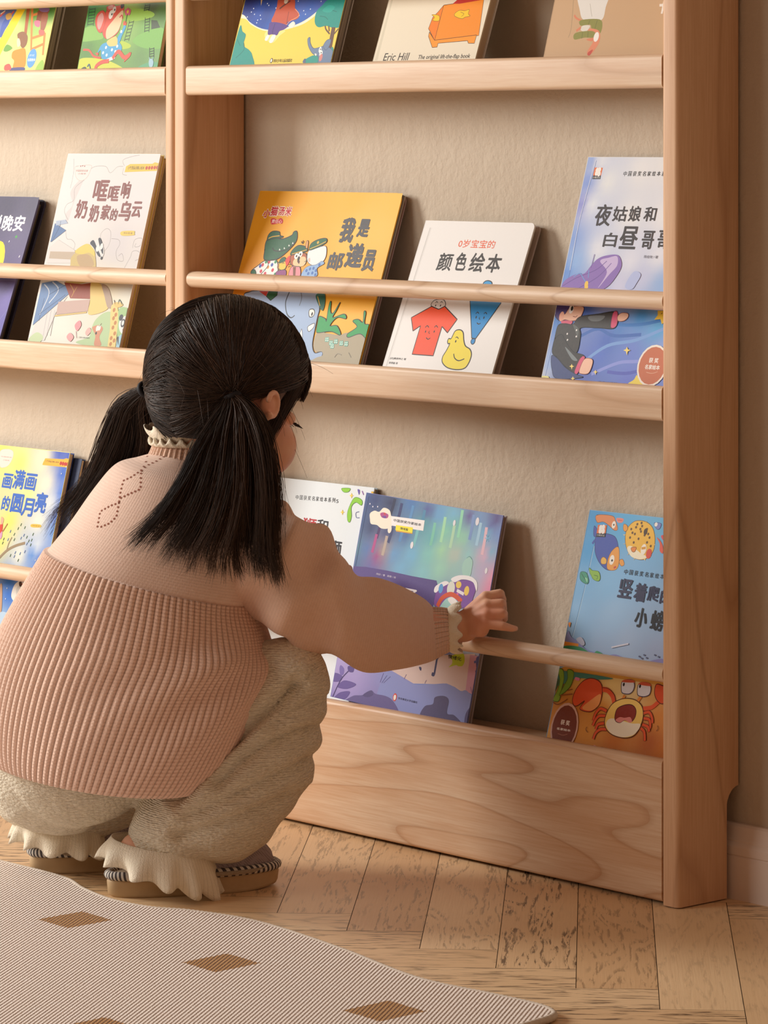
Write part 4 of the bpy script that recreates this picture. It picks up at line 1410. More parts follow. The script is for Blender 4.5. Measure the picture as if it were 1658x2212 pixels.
  ('P','#f4e82c',[664,2295,987,2301,992,2231,668,2229]),
  ('T','#2a2820','情绪篇',752,2247,902,2279,0.03,0.0),
  ('T','#dcd4ea','阿妙 / 著   高歌 / 绘',458,1630,834,1655,0.008,0.0),
  ('C','#e8e6ec',2135,2512,32,51),
  ('C','#e8e6ec',1023,2080,28,45),
  ('C','#e8e6ec',1727,2446,24,38),
  ('C','#e8e6ec',2442,1934,24,38),
  ('S','#8ac8ec',9,[2318,2326,2407,2336]),
  ('S','#8ac8ec',9,[2330,2370,2395,2292]),
  ('S','#8ac8ec',9,[2374,2375,2351,2287]),
  ('B','#a8d4c8',[2037,1840,2005,1965,2085,2061,2167,2028,2182,1930,2166,1828]),
  ('S','#6aa4a0',7,[2058,2043,2104,2070,2154,2041]),
  ('T','#f2eef2','气',668,1349,939,1547,0.04,0.0),
  ('T','#f2eef2','了',1046,1378,1266,1538,0.04,0.0),
  ('O','#7f4fa4','#5a3a80',6,[1668,1375,1611,1554,1645,1631,1758,1689,1881,1705,1915,1738,2075,1773,2241,1780,2305,1732,2303,1617,2200,1447]),
  ('B','#f4f2f4',[1576,1564,1583,1623,1654,1675,1750,1717,1819,1697,1690,1622,1621,1556]),
  ('B','#f4f2f4',[1846,1758,1979,1818,2186,1830,2315,1776,2333,1664,2244,1766,2053,1777,1918,1724]),
  ('C','#f0cf5c',1998,1703,50,44),
  ('C','#f0cf5c',2159,1648,44,60),
  ('C','#5fa4e0',1691,1615,40,60),
  ('C','#e4e8dc',1872,1639,70,90),
  ('S','#f0eaf0',40,[1984,1632,2119,1600]),
  ('C','#d86aa8',2007,1585,20,20),
  ('S','#d8562f',60,[1685,1391,1742,1500,1874,1567,2005,1549,2101,1505]),
  ('B','#a8d8d4',[1730,1383,1808,1494,1924,1538,2068,1472,2052,1369,1765,1330]),
  ('B','#f2f0ee',[1849,1500,1924,1538,2020,1494,1949,1441]),
  ('G',(4,4,2566,874),[(-72,467,'#b0a4d8'),(337,454,'#a89cd0'),(1020,380,'#8f94cc'),(186,182,'#a898d0'),(1681,336,'#7f90cc'),(2292,430,'#7a94cc'),(1321,66,'#9a90c4'),(2545,256,'#6f86c0'),(887,56,'#8f84bc'),(9,-80,'#8a80c0'),(2143,194,'#8a90c4')]),
  ('P','#d8c0b8',[987,506,1175,621,1573,751,2503,914,2477,444,2354,432,2241,464,2089,484,1867,443,1494,394,1265,446]),
  ('P','#cf9aae',[2416,887,2693,899,2710,423,2630,411,2445,446]),
  ('B','#8d95cc',[929,396,1107,466,1363,403,1560,390,1867,443,2090,481,2265,454,2356,425,2453,454,2590,404,2700,463,2759,65,1036,-8]),
  ('T','#3a3660','了',1767,536,1915,879,0.04,0.0),
  ('B','#3a3660',[1545,610,1589,609,1595,570,1567,577]),
  ('B','#b8c81c',[2120,773,2086,825,2280,889,2339,805,2318,738,2249,721,2195,727,2080,685,2121,731]),
  ('T','#24281c','情绪化',2035,789,2278,839,0.03,0.0),
  ('B','#5f5f9c',[2535,869,2658,873,2691,659,2679,503,2591,687]),
  ('S','#5f68a8',30,[2660,866,2509,809]),
  ('S','#5f68a8',30,[2674,770,2562,697]),
  ('S','#5f68a8',30,[2672,656,2609,619]),
  ('O','#6a5a9c','#5a4c8c',4,[-44,280,39,307,159,281,131,218,-21,195,-54,234]),
  ('B','#7a6cb0',[89,417,165,384,173,312,121,297,82,357]),
  ('O','#6a5a9c','#5a4c8c',4,[103,155,216,238,444,224,307,149,154,133]),
  ('O','#6a5a9c','#5a4c8c',4,[80,-10,170,77,350,116,297,23,153,-29]),
  ('S','#4a3c70',16,[44,-1,103,155,163,267,259,369]),
  ('B','#5a4a8a',[233,424,343,433,349,368,261,362]),
  ('B','#6a5f94',[316,-47,418,71,607,114,741,193,836,164,1034,165,1174,129,1315,7,1123,-9]),
  ('B','#5a5080',[607,114,741,193,798,144,699,99]),
  ('B','#585078',[1722,14,1772,150,1908,200,1928,288,2087,327,2182,285,2191,130,2329,124,2480,21,1982,-2]),
  ('B','#5a5080',[2540,30,2522,182,2621,282,2683,39]),
  ('C','#d84a3c',1203,176,36,50),
  ('C','#f4ece4',1202,174,23,34),
  ('T','#34304c','华东师范大学出版社',1266,162,1629,189,0.01,0.0),
  ('S','#6a62a0',6,[884,316,918,438]),
  ('S','#6a62a0',6,[917,314,988,419]),
  ('S','#6a62a0',6,[949,319,1055,415]),
  ('S','#6a62a0',6,[1314,424,1341,486]),
  ('S','#6a62a0',6,[1701,425,1721,471]),
  ('S','#6a62a0',6,[2560,442,2523,507]),
  ('S','#6a62a0',6,[2604,435,2583,516]),
  ('S','#6a62a0',6,[2633,439,2636,510]),
 ],
 'N': [
  ('G',(4,4,2091,2855),[(118,2796,'#3f9ad8'),(625,2733,'#58aee2'),(1117,2774,'#6ab4e0'),(101,2394,'#4aa2de'),(76,1948,'#7ab6e6'),(516,1989,'#84bce8'),(934,2320,'#7fb6e4'),(112,1582,'#8fc0ea'),(709,1643,'#9ac2e8'),(1408,1641,'#98b8dc'),(997,1310,'#a8c2e4'),(1498,1292,'#a4b8dc'),(48,1282,'#8ab4dc'),(624,1197,'#9cb8dc')]),
  ('P','#dca040',[-57,903,297,1045,1846,1073,2149,-115,-128,-130]),
  ('G',(4,4,2096,917),[(42,768,'#c8a860'),(429,783,'#e8b85c'),(913,867,'#f2d68c'),(1222,831,'#f4dca0'),(1662,882,'#e8b468'),(180,565,'#d08a34'),(810,495,'#d88c30'),(98,336,'#d89038'),(35,110,'#e4a84c'),(590,180,'#dc9438'),(1096,172,'#c8742c'),(1669,244,'#b8642c'),(1750,537,'#d88a3c'),(398,518,'#cc7c2c'),(1855,127,'#c87428')]),
  ('S','#b8d8f0',8,[184,2431,164,1926,117,1333,91,1125]),
  ('S','#3f78b0',6,[174,2430,154,1925,107,1332]),
  ('O','#e08a4c','#7a4a24',6,[126,2804,379,2817,455,2764,517,2666,465,2647,372,2691,258,2733,159,2718]),
  ('C','#f4efe4',438,2711,32,45),
  ('C','#2a2522',440,2711,12,12),
  ('B','#e88a7c',[463,2794,578,2796,570,2751,500,2745]),
  ('S','#c85a4c',8,[493,2774,564,2773]),
  ('O','#3f55b0','#20306c',7,[184,2549,256,2585,377,2595,508,2562,591,2436,627,2263,606,2188,469,2168,328,2236,227,2346,183,2475]),
  ('O','#e8a040','#8a5a20',6,[588,2451,490,2398,450,2277,477,2176,608,2181,642,2265]),
  ('O','#3f55b0','#20306c',6,[121,2670,185,2623,184,2549,139,2560]),
  ('S','#3f55b0',30,[146,2457,175,2504]),
  ('O','#e8b84c','#8a5a20',6,[337,2281,369,2314,427,2289,430,2238,360,2232]),
  ('O','#e8a040','#8a5a20',6,[647,2302,694,2313,733,2258,695,2233,650,2265]),
  ('C','#f4f0e4',518,2292,40,60),
  ('C','#2a2522',523,2286,15,15),
  ('S','#c84a34',24,[572,2200,608,2218]),
  ('O','#eebc3c','#7a5a20',7,[674,2546,670,2678,756,2773,871,2797,996,2778,1093,2713,1155,2587,1159,2456,1083,2362,970,2335,845,2356,747,2421]),
  ('B','#f4ecd0',[730,2448,791,2483,971,2411,1080,2377,970,2338,823,2361]),
  ('C','#6a4a1c',739,2684,16,16),
  ('C','#6a4a1c',823,2750,16,16),
  ('C','#6a4a1c',907,2734,16,16),
  ('C','#6a4a1c',995,2705,16,16),
  ('C','#6a4a1c',904,2668,16,16),
  ('C','#6a4a1c',813,2631,16,16),
  ('C','#6a4a1c',974,2630,16,16),
  ('C','#6a4a1c',1060,2608,16,16),
  ('C','#6a4a1c',746,2582,16,16),
  ('C','#6a4a1c',887,2579,16,16),
  ('C','#6a4a1c',1035,2548,16,16),
  ('C','#6a4a1c',820,2529,16,16),
  ('C','#6a4a1c',1105,2510,16,16),
  ('C','#6a4a1c',812,2712,16,16),
  ('C','#6a4a1c',888,2770,16,16),
  ('C','#6a4a1c',1029,2649,16,16),
  ('C','#6a4a1c',887,2696,16,16),
  ('C','#6a4a1c',770,2642,16,16),
  ('C','#4a3418',979,2672,30,40),
  ('P','#e8d090',[649,2597,621,2609,669,2611]),
  ('P','#e8d090',[679,2497,647,2494,700,2510]),
  ('P','#e8d090',[764,2387,761,2366,785,2400]),
  ('P','#e8d090',[877,2338,875,2318,898,2352]),
  ('P','#e8d090',[1036,2345,1064,2330,1056,2359]),
  ('P','#e8d090',[1105,2388,1150,2383,1125,2401]),
  ('P','#e8d090',[1140,2522,1185,2531,1160,2535]),
  ('P','#e8d090',[1124,2637,1166,2658,1145,2650]),
  ('P','#e8d090',[1036,2732,1073,2758,1056,2745]),
  ('P','#e8d090',[945,2776,969,2804,965,2789]),
  ('P','#e8d090',[666,2687,633,2705,686,2700]),
  ('O','#e8a03c','#8a5a20',5,[605,2732,659,2721,680,2679,648,2647,610,2673]),
  ('O','#e88a34','#8a4a1c',6,[797,2462,874,2475,867,2424,824,2420]),
  ('C','#f4efe0',1002,2460,45,65),
  ('S','#d89a30',30,[966,2469,1032,2482]),
  ('C','#d84a34',1099,2418,45,60),
  ('O','#7f8ac8','#4a5090',5,[1094,2786,1203,2788,1198,2729,1151,2718]),
  ('C','#f2efe8',1127,2771,25,25),
  ('B','#e0604c',[1177,2618,1233,2594,1299,2527,1321,2442,1265,2466,1243,2551]),
  ('B','#d8545c',[1241,2638,1270,2655,1285,2598]),
  ('O','#3f9a7c','#1c5a48',6,[46,2100,138,2101,201,2018,193,1973,119,1981,57,2020]),
  ('S','#1c5a48',8,[59,2087,191,1981]),
  ('B','#8fd0a8',[133,2042,177,2031,179,1987]),
  ('O','#8cbc44','#4a7a1c',6,[173,2163,231,2139,335,2134,384,2065,365,2022,280,2033,226,2080,198,2107]),
  ('S','#4a7a1c',8,[276,2084,340,2076,330,2038]),
  ('P','#e2702c',[181,2690,329,2697,335,2599,184,2586]),
  ('P','#2a2a30',[184,2586,335,2599,336,2553,185,2543]),
  ('T','#e8e4e0','小蜗文化',192,2561,323,2576,0.01,0.0),
  ('C','#f2efe8',236,2660,27,33),
  ('C','#f2efe8',279,2668,27,33),
  ('C','#f2efe8',239,2619,27,33),
  ('C','#f2efe8',288,2620,27,33),
  ('T','#1d1c24','中',756,2143,816,2202,0.012,0.0),
  ('T','#1d1c24','国',842,2143,901,2202,0.012,0.0),
  ('T','#1d1c24','获',927,2142,986,2202,0.012,0.0),
  ('T','#1d1c24','奖',1012,2142,1071,2202,0.012,0.0),
  ('T','#1d1c24','名',1097,2142,1156,2201,0.012,0.0),
  ('T','#1d1c24','家',1182,2141,1240,2201,0.012,0.0),
  ('T','#1d1c24','绘',1266,2141,1324,2201,0.012,0.0),
  ('T','#1d1c24','本',1350,2141,1408,2201,0.012,0.0),
  ('T','#1d1c24','系',1434,2141,1492,2201,0.012,0.0),
  ('T','#1d1c24','列',1518,2140,1575,2201,0.012,0.0),
  ('T','#2a2c50','竖',720,1862,946,2089,0.045,0.0),
  ('T','#2a2c50','着',983,1842,1182,2062,0.045,0.0),
  ('T','#2a2c50','爬',1202,1869,1382,2047,0.045,0.0),
  ('T','#2a2c50','的',1414,1853,1592,2031,0.045,0.0),
  ('T','#22222a','小',1073,1547,1267,1773,0.04,0.0),
  ('T','#22222a','螃',1335,1533,1544,1770,0.04,0.0),
  ('T','#22222a','蟹',1584,1520,1762,1759,0.04,0.0),
  ('B','#8a94cc',[21,1382,101,1317,236,1272,379,1200,549,1174,231,1140,23,1147]),
  ('P','#e89a34',[-6,1254,242,1251,244,1207,-3,1203]),
  ('B','#3f9a68',[-9,1187,108,1215,294,1213,470,1166,718,1149,242,1097,-10,1114]),
  ('B','#b8c0d8',[189,1297,261,1334,340,1269,308,1236]),
  ('B','#3f9a68',[523,1157,573,1199,718,1149,560,1132]),
  ('B','#8f8cc4',[718,1149,888,1190,1084,1132,748,1109]),
  ('B','#8f8cc4',[1396,1152,1633,1221,1655,1137]),
  ('B','#e8913c',[6,1476,45,1487,40,1428]),
  ('S','#d8dcec',20,[788,1266,1050,1337]),
  ('C','#5a6488',1262,1209,16,10),
  ('C','#5a6488',1335,1234,16,10),
  ('C','#5a6488',1306,1192,16,10),
  ('C','#5a6488',1382,1205,16,10),
  ('C','#5a6488',1504,1252,16,10),
  ('C','#5a6488',1566,1238,16,10),
  ('B','#4a8a7c',[-29,877,292,913,902,909,631,864,311,842,34,723]),
  ('O','#8cb83c','#4a6a1c',8,[-16,908,64,917,111,819,106,687,100,555,34,533,-4,557,45,680,45,797]),
  ('O','#7aa838','#4a6a1c',8,[144,926,252,908,250,762,173,666,85,612,134,734,171,826]),
  ('B','#4a6a4a',[-9,806,42,768,3,646,-23,702]),
  ('S','#8a4a1c',10,[-16,527,93,503,236,586]),
  ('S','#8a4a1c',10,[209,685,285,708]),
  ('S','#9a5a28',16,[105,614,301,652]),
  ('B','#e888b0',[297,855,370,849,358,818,295,826]),
  ('S','#e2572a',60,[759,763,861,760,957,700,1012,605]),
  ('S','#6a2414',8,[735,778,865,782,982,717,1031,608]),
  ('O','#e2572a','#6a2414',10,[354,527,316,595,345,715,438,827,568,871,707,844,773,750,765,590,687,502,593,476,465,497,519,597,416,527]),
  ('B','#f0a05c',[616,616,754,705,765,590,685,509,589,490,501,515]),
  ('S','#e2572a',50,[1475,618,1604,648,1685,714,1750,764]),
  ('O','#e2572a','#6a2414',10,[1711,916,1613,919,1609,819,1669,740,1764,709,1845,775,1794,897]),
  ('S','#6a2414',44,[904,521,799,537,735,471,719,383]),
  ('S','#e2572a',32,[904,521,799,537,735,471,719,383]),
  ('S','#6a2414',44,[909,464,802,451,754,402,724,326]),
  ('S','#e2572a',32,[909,464,802,451,754,402,724,326]),
  ('S','#6a2414',44,[902,377,808,351,784,290]),
  ('S','#e2572a',32,[902,377,808,351,784,290]),
  ('S','#6a2414',44,[959,312,862,300,795,248,774,174]),
  ('S','#e2572a',32,[959,312,862,300,795,248,774,174]),
  ('S','#6a2414',44,[1489,563,1581,588,1646,525,1660,470]),
  ('S','#e2572a',32,[1489,563,1581,588,1646,525,1660,470]),
  ('S','#6a2414',44,[1513,509,1602,505,1639,439,1630,395]),
  ('S','#e2572a',32,[1513,509,1602,505,1639,439,1630,395]),
  ('S','#6a2414',44,[1512,437,1604,420,1637,368]),
  ('S','#e2572a',32,[1512,437,1604,420,1637,368]),
  ('S','#6a2414',44,[1494,393,1561,358,1598,257]),
  ('S','#e2572a',32,[1494,393,1561,358,1598,257]),
  ('S','#e8903c',40,[1147,736,1123,676]),
  ('S','#e8903c',40,[1410,753,1367,691]),
  ('O','#f2cc6c','#5a2a14',11,[903,449,963,600,1082,678,1214,708,1356,696,1462,630,1503,507,1463,360,1385,279,1235,246,1051,266,932,337]),
  ('B','#f4ead4',[937,395,1023,449,1326,429,1483,434,1416,312,1253,256,1070,268,965,327]),
  ('O','#8a2a1c','#4a1410',10,[1054,481,1071,569,1176,625,1292,639,1369,591,1376,506,1323,443,1221,452,1152,414,1079,427]),
  ('B','#e08a84',[1077,434,1135,477,1214,479,1299,497,1340,452,1305,433,1221,452,1152,414]),
  ('O','#e8eaf4','#4a4060',10,[1088,772,1062,870,1102,910,1217,924,1269,879,1267,808,1219,763,1142,754]),
  ('O','#e8eaf4','#4a4060',10,[1346,774,1330,872,1378,913,1476,917,1536,874,1537,796,1477,761,1400,754]),
  ('B','#d8603c',[1068,885,1100,915,1227,926,1259,900]),
  ('B','#d8603c',[1336,887,1386,921,1495,920,1527,888]),
  ('C','#2a2522',1101,859,16,22),
  ('C','#2a2522',1364,869,16,22),
  ('C','#d8b0a0',271,253,225,290),
  ('C','#7a3418',271,253,200,260),
  ('T','#f0e4da','获 奖',199,277,349,337,0.04,0.0),
  ('T','#f0e4da','名家绘本',152,209,384,238,0.04,0.0),
  ('S','#b87a5c',6,[185,165,270,157,346,178]),
  ('T','#2a1c20','青岛出版社',918,70,1247,103,0.02,0.0),
  ('B','#e8a0a0',[802,106,855,98,852,69]),
  ('S','#6a3a1c',7,[639,301,627,271,666,239]),
  ('S','#6a3a1c',7,[1752,453,1770,420,1749,389]),
 ],
}


def book(key, label, x0, zb, w, h, t, tilt, roll=0.0, yb=None, cover='#ffffff', back='#dddddd', page=M_PAGE, ct=0.0006, rad=0.0, inset=0.002, spine=None, group='picture books on the shelves'):
    """a book standing on its lower edge and leaning back against the wall; the front cover's plane is the book's local XY plane"""
    tr = math.radians(tilt)
    if yb is None:
        yb = -0.003 - t * math.cos(tr) - h * math.sin(tr)
    zb += t * math.sin(tr) + 0.0004
    ex = Vector((1, 0, 0))
    eu = Vector((0, math.sin(tr), math.cos(tr)))
    nn = ex.cross(eu)
    R = Matrix((ex, eu, nn)).transposed() @ Matrix.Rotation(math.radians(roll), 3, 'Z')
    root = empty('picture_book', (x0, yb, zb))
    root.rotation_euler = R.to_euler()
    tag(root, label, 'book', group)
    out = rrect(0, 0, w, h, rad, 6, (0, 1, 1, 0)) if rad else [(0, 0), (w, 0), (w, h), (0, h)]
    # front cover: the board and the printing on it
    bv, bf = prism(out, -ct, 0.0)
    art = Art(w, h)
    if key in ART:
        draw(art, ART[key])
        if key in INK_TONE:
            art.c = [tuple(q * INK_TONE[key] for q in c_) for c_ in art.c]
    n0 = len(bv)
    cols = [lin(cover)] * n0 + art.c
    mesh_obj('front_cover', bv + art.v, bf + [tuple(q + n0 for q in fc) for fc in art.f], M_PRINT, root, cols=cols)
    bv, bf = prism(out, -t, -t + ct)
    mesh_obj('back_cover', bv, bf, M_PRINT, root, cols=[lin(back)] * len(bv))
    pv, pf = prism([(0.0005, inset), (w - inset, inset), (w - inset, h - inset), (0.0005, h - inset)], -t + ct, -ct)
    mesh_obj('pages', pv, pf, page, root)
    sv, sf = prism([(-0.0006, 0), (0.0004, 0), (0.0004, h), (-0.0006, h)], -t, 0)
    mesh_obj('spine', sv, sf, M_PRINT, root, cols=[lin(spine or cover)] * len(sv))
    return root


S1, S2, S3 = LEDGE[0][0] - 0.0145, LEDGE[1][0] - 0.0145, BASE_TOP - 0.0145
book('A', 'thick yellow-bordered picture book with a child in orange, upper left corner', -1.4370, S1, 0.210, 0.270, 0.016, 14.0, cover='#e9dc7c', page=M_BOARD)
book('B', 'green picture book with a red mouse in a blue top, upper shelf', -1.1670, S1, 0.1805, 0.270, 0.008, 12.5, cover='#6fae4a', back='#476f36')
book('C', 'picture book with a big yellow crescent moon on deep blue, upper shelf', -0.8067, S1, 0.2040, 0.250, 0.014, 17.0, cover='#ead257', page=M_BOARD)
book('D', 'cream hardcover with an orange toy chest on its cover, upper shelf', -0.5210, S1, 0.1880, 0.225, 0.014, 19.3, cover='#e9dfc8', spine='#d8cdb4', ct=0.002)
book('E', 'plain tan picture book with an upside-down bird in a green scarf', -0.2146, S1, 0.2090, 0.300, 0.008, 15.2, cover='#c9a57c', back='#c9a57c')
book('F', 'navy board book with white title and yellow moon, cut off by the left edge', -1.5310, S2, 0.207, 0.222, 0.015, 19.3, cover='#5a5678', back='#23223a', page=M_DARKP, ct=0.003, rad=0.010, inset=0.008)
book('G', 'white paperback with brown title and a badger wearing yellow', -1.2545, S2, 0.2125, 0.285, 0.007, 15.0, yb=-0.0911, cover='#efe9e4', back='#d8c26a')
book('G2', 'paperback showing only its page edges, directly behind the white badger paperback', -1.2550, S2, 0.2125, 0.280, 0.0040, 14.9, yb=-0.0830, cover='#b79b7c', back='#cdb27a', spine='#5a4260')
book('H', 'yellow landscape board book with a crocodile in a green cap', -0.8330, S2, 0.2850, 0.2385, 0.0095, 19.0, cover='#efb02c', back='#a38a8a', page=M_BOARD, ct=0.0016, rad=0.012)
book('I', 'small white hardcover with a red shirt, yellow pear and blue cone', -0.5020, S2, 0.1990, 0.2050, 0.0120, 22.0, cover='#edebe8', back='#b5a49c', page=M_PAGE, ct=0.0022, rad=0.007, inset=0.007)
book('J', 'tall blue-edged paperback with a boy in a black jacket on its cover', -0.2170, S2, 0.2125, 0.2860, 0.006, 16.6, cover='#dfe3e8', back='#8fa0d8')
book('K', "yellow and blue paperback with blue title, beside the girl's back", -1.4590, S3, 0.209, 0.2860, 0.008, 14.2, yb=-0.0878, cover='#f4ea74', back='#1d3a80', spine='#f4ea74')
book('K2', 'dark navy book showing only an edge, directly behind the yellow and blue paperback', -1.4420, S3, 0.209, 0.2780, 0.006, 14.4, yb=-0.0780, cover='#23304f', back='#23304f')
book('L', 'pale paperback half hidden between the girl and the aurora hardcover', -0.8180, S3, 0.2115, 0.2780, 0.006, 9.2, yb=-0.0535, cover='#dfe9ee', back='#9aa5ab')
book('M', "blue and purple aurora hardcover standing askew under the girl's reaching hand", -0.6205, S3 + 0.0097, 0.2570, 0.2640, 0.0075, 11.6, -2.1, yb=-0.0715, cover='#7f86c4', back='#b0a5a8', ct=0.0018, inset=0.0025)
book('N', 'blue paperback with an orange crab and a pufferfish', -0.2140, S3, 0.2095, 0.2860, 0.006, 15.4, cover='#7fb4e0', back='#8aa4c0')
# ------------------------------------------------------------------ the girl
VR = np.array((0.6638, 0.7479, 0.0000))      # the way her feet point (sideways in the room)
VB = np.array((-0.7479, 0.6638, 0.0000))      # towards the wall, square to VR
VZ = np.array((0.0, 0.0, 1.0))
PX = 1.0 / 1849.5
V = lambda *a: np.array(a[0] if len(a) == 1 else a, float)


def capsule(p, q, r0, r1, n=18, m=7):
    """closed tapered rod with round ends"""
    p, q = np.array(p, float), np.array(q, float)
    d = q - p
    L = np.linalg.norm(d)
    d = d / L if L > 1e-9 else VZ
    a = np.cross(d, VR if abs(d @ VR) < 0.8 else VZ)
    a /= np.linalg.norm(a)
    b = np.cross(d, a)
    rings = [(p - d * r0 * math.cos(t), r0 * math.sin(t)) for t in np.linspace(0.001, math.pi / 2, m)]
    rings += [(q + d * r1 * math.sin(t), r1 * math.cos(t)) for t in np.linspace(0, math.pi / 2 - 0.001, m)]
    v = [c + (a * math.cos(u) + b * math.sin(u)) * r for c, r in rings for u in np.linspace(0, 2 * math.pi, n, endpoint=False)]
    k = len(rings)
    f = [(i * n + j, i * n + (j + 1) % n, (i + 1) * n + (j + 1) % n, (i + 1) * n + j) for i in range(k - 1) for j in range(n)]
    f += [tuple(range(n))[::-1], tuple(range((k - 1) * n, k * n))]
    return v, f


def ellipsoid(c, ax, n=28, m=18):
    """ax: three axis vectors with their lengths"""
    c, ax = np.array(c, float), [np.array(a, float) for a in ax]
    v, f = [], []
    for i in range(m + 1):
        t = math.pi * min(max(i / m, 0.002), 0.998)
        for j in range(n):
            u = 2 * math.pi * j / n
            v.append(c + ax[0] * math.sin(t) * math.cos(u) + ax[1] * math.sin(t) * math.sin(u) + ax[2] * math.cos(t))
    f = [(i * n + j, i * n + (j + 1) % n, (i + 1) * n + (j + 1) % n, (i + 1) * n + j) for i in range(m) for j in range(n)]
    f += [tuple(range(n))[::-1], tuple(range(m * n, (m + 1) * n))]
    return v, f


def merge(parts):
    vs, fs = [], []
    for v, f in parts:
        o = len(vs)
        vs += [tuple(p) for p in v]
        fs += [tuple(o + i for i in q) for q in f]
    return vs, fs


def fuse(name, parts, voxel, smooth, mat, parent=None):
    """grow one continuous skin round overlapping closed pieces"""
    vs, fs = merge(parts)
    o = mesh_obj(name + '_block', vs, fs, None)
    md = o.modifiers.new('skin', 'REMESH')
    md.mode = 'VOXEL'
    md.voxel_size = voxel
    md.use_smooth_shade = True
    if smooth:
        ms = o.modifiers.new('soften', 'SMOOTH')
        ms.factor = 0.5
        ms.iterations = smooth
    me = bpy.data.meshes.new_from_object(o.evaluated_get(bpy.context.evaluated_depsgraph_get()))
    me.name = name
    bpy.data.objects.remove(o)
    me.materials.clear()
    me.materials.append(mat)
    r = bpy.data.objects.new(name, me)
    COL.objects.link(r)
    if parent is not None:
        r.parent = parent
    return r


def loft(secs, nu, nv, disp=None, closed_ends=False):
    """secs: rows of (centre, axis A, axis B, optional power) -> ring surface; returns verts, faces, uv (u, metres along)"""
    C0 = catmull([s[0] for s in secs], nv)
    A0 = catmull([s[1] for s in secs], nv)
    B0 = catmull([s[2] for s in secs], nv)
    L = np.r_[0, np.cumsum(np.linalg.norm(np.diff(C0, axis=0), axis=1))]
    n = len(C0)
    u = np.linspace(0, 1, nu, endpoint=False)
    cu, su = np.cos(2 * np.pi * u), np.sin(2 * np.pi * u)
    v = np.empty((n, nu, 3))
    for i in range(n):
        v[i] = C0[i] + np.outer(cu, A0[i]) + np.outer(su, B0[i])
    if disp is not None:
        nrm = np.empty_like(v)
        for i in range(n):
            a2, b2 = A0[i] @ A0[i] + 1e-12, B0[i] @ B0[i] + 1e-12
            w = np.outer(cu, A0[i] / a2) + np.outer(su, B0[i] / b2)
            nrm[i] = w / np.linalg.norm(w, axis=1, keepdims=True)
        tt = np.linspace(0, len(secs) - 1, n)
        for i in range(n):
            v[i] += nrm[i] * disp(u, tt[i], L[i])[:, None]
    uv = np.stack(np.broadcast_arrays(u[None, :], L[:, None]), -1).reshape(-1, 2)
    f = [(i * nu + j, i * nu + (j + 1) % nu, (i + 1) * nu + (j + 1) % nu, (i + 1) * nu + j) for i in range(n - 1) for j in range(nu)]
    if closed_ends:
        f += [tuple(range(nu))[::-1], tuple(range((n - 1) * nu, n * nu))]
    return v.reshape(-1, 3), f, uv


# ---- fabrics, skin, hair
k = NT('skin', 0.5, sheen=0.05)
n1 = k.noise(k.tc(), 28, 3)
k.base(k.mix(k.ramp(n1, [(0.35, 0.0), (0.7, 1.0)]), lin('#eebc9c'), lin('#e6a588')))
k.b.inputs['Subsurface Weight'].default_value = 0.12
k.b.inputs['Subsurface Radius'].default_value = (0.012, 0.005, 0.003)
k.b.inputs['Subsurface Scale'].default_value = 0.5
M_SKIN = k.m


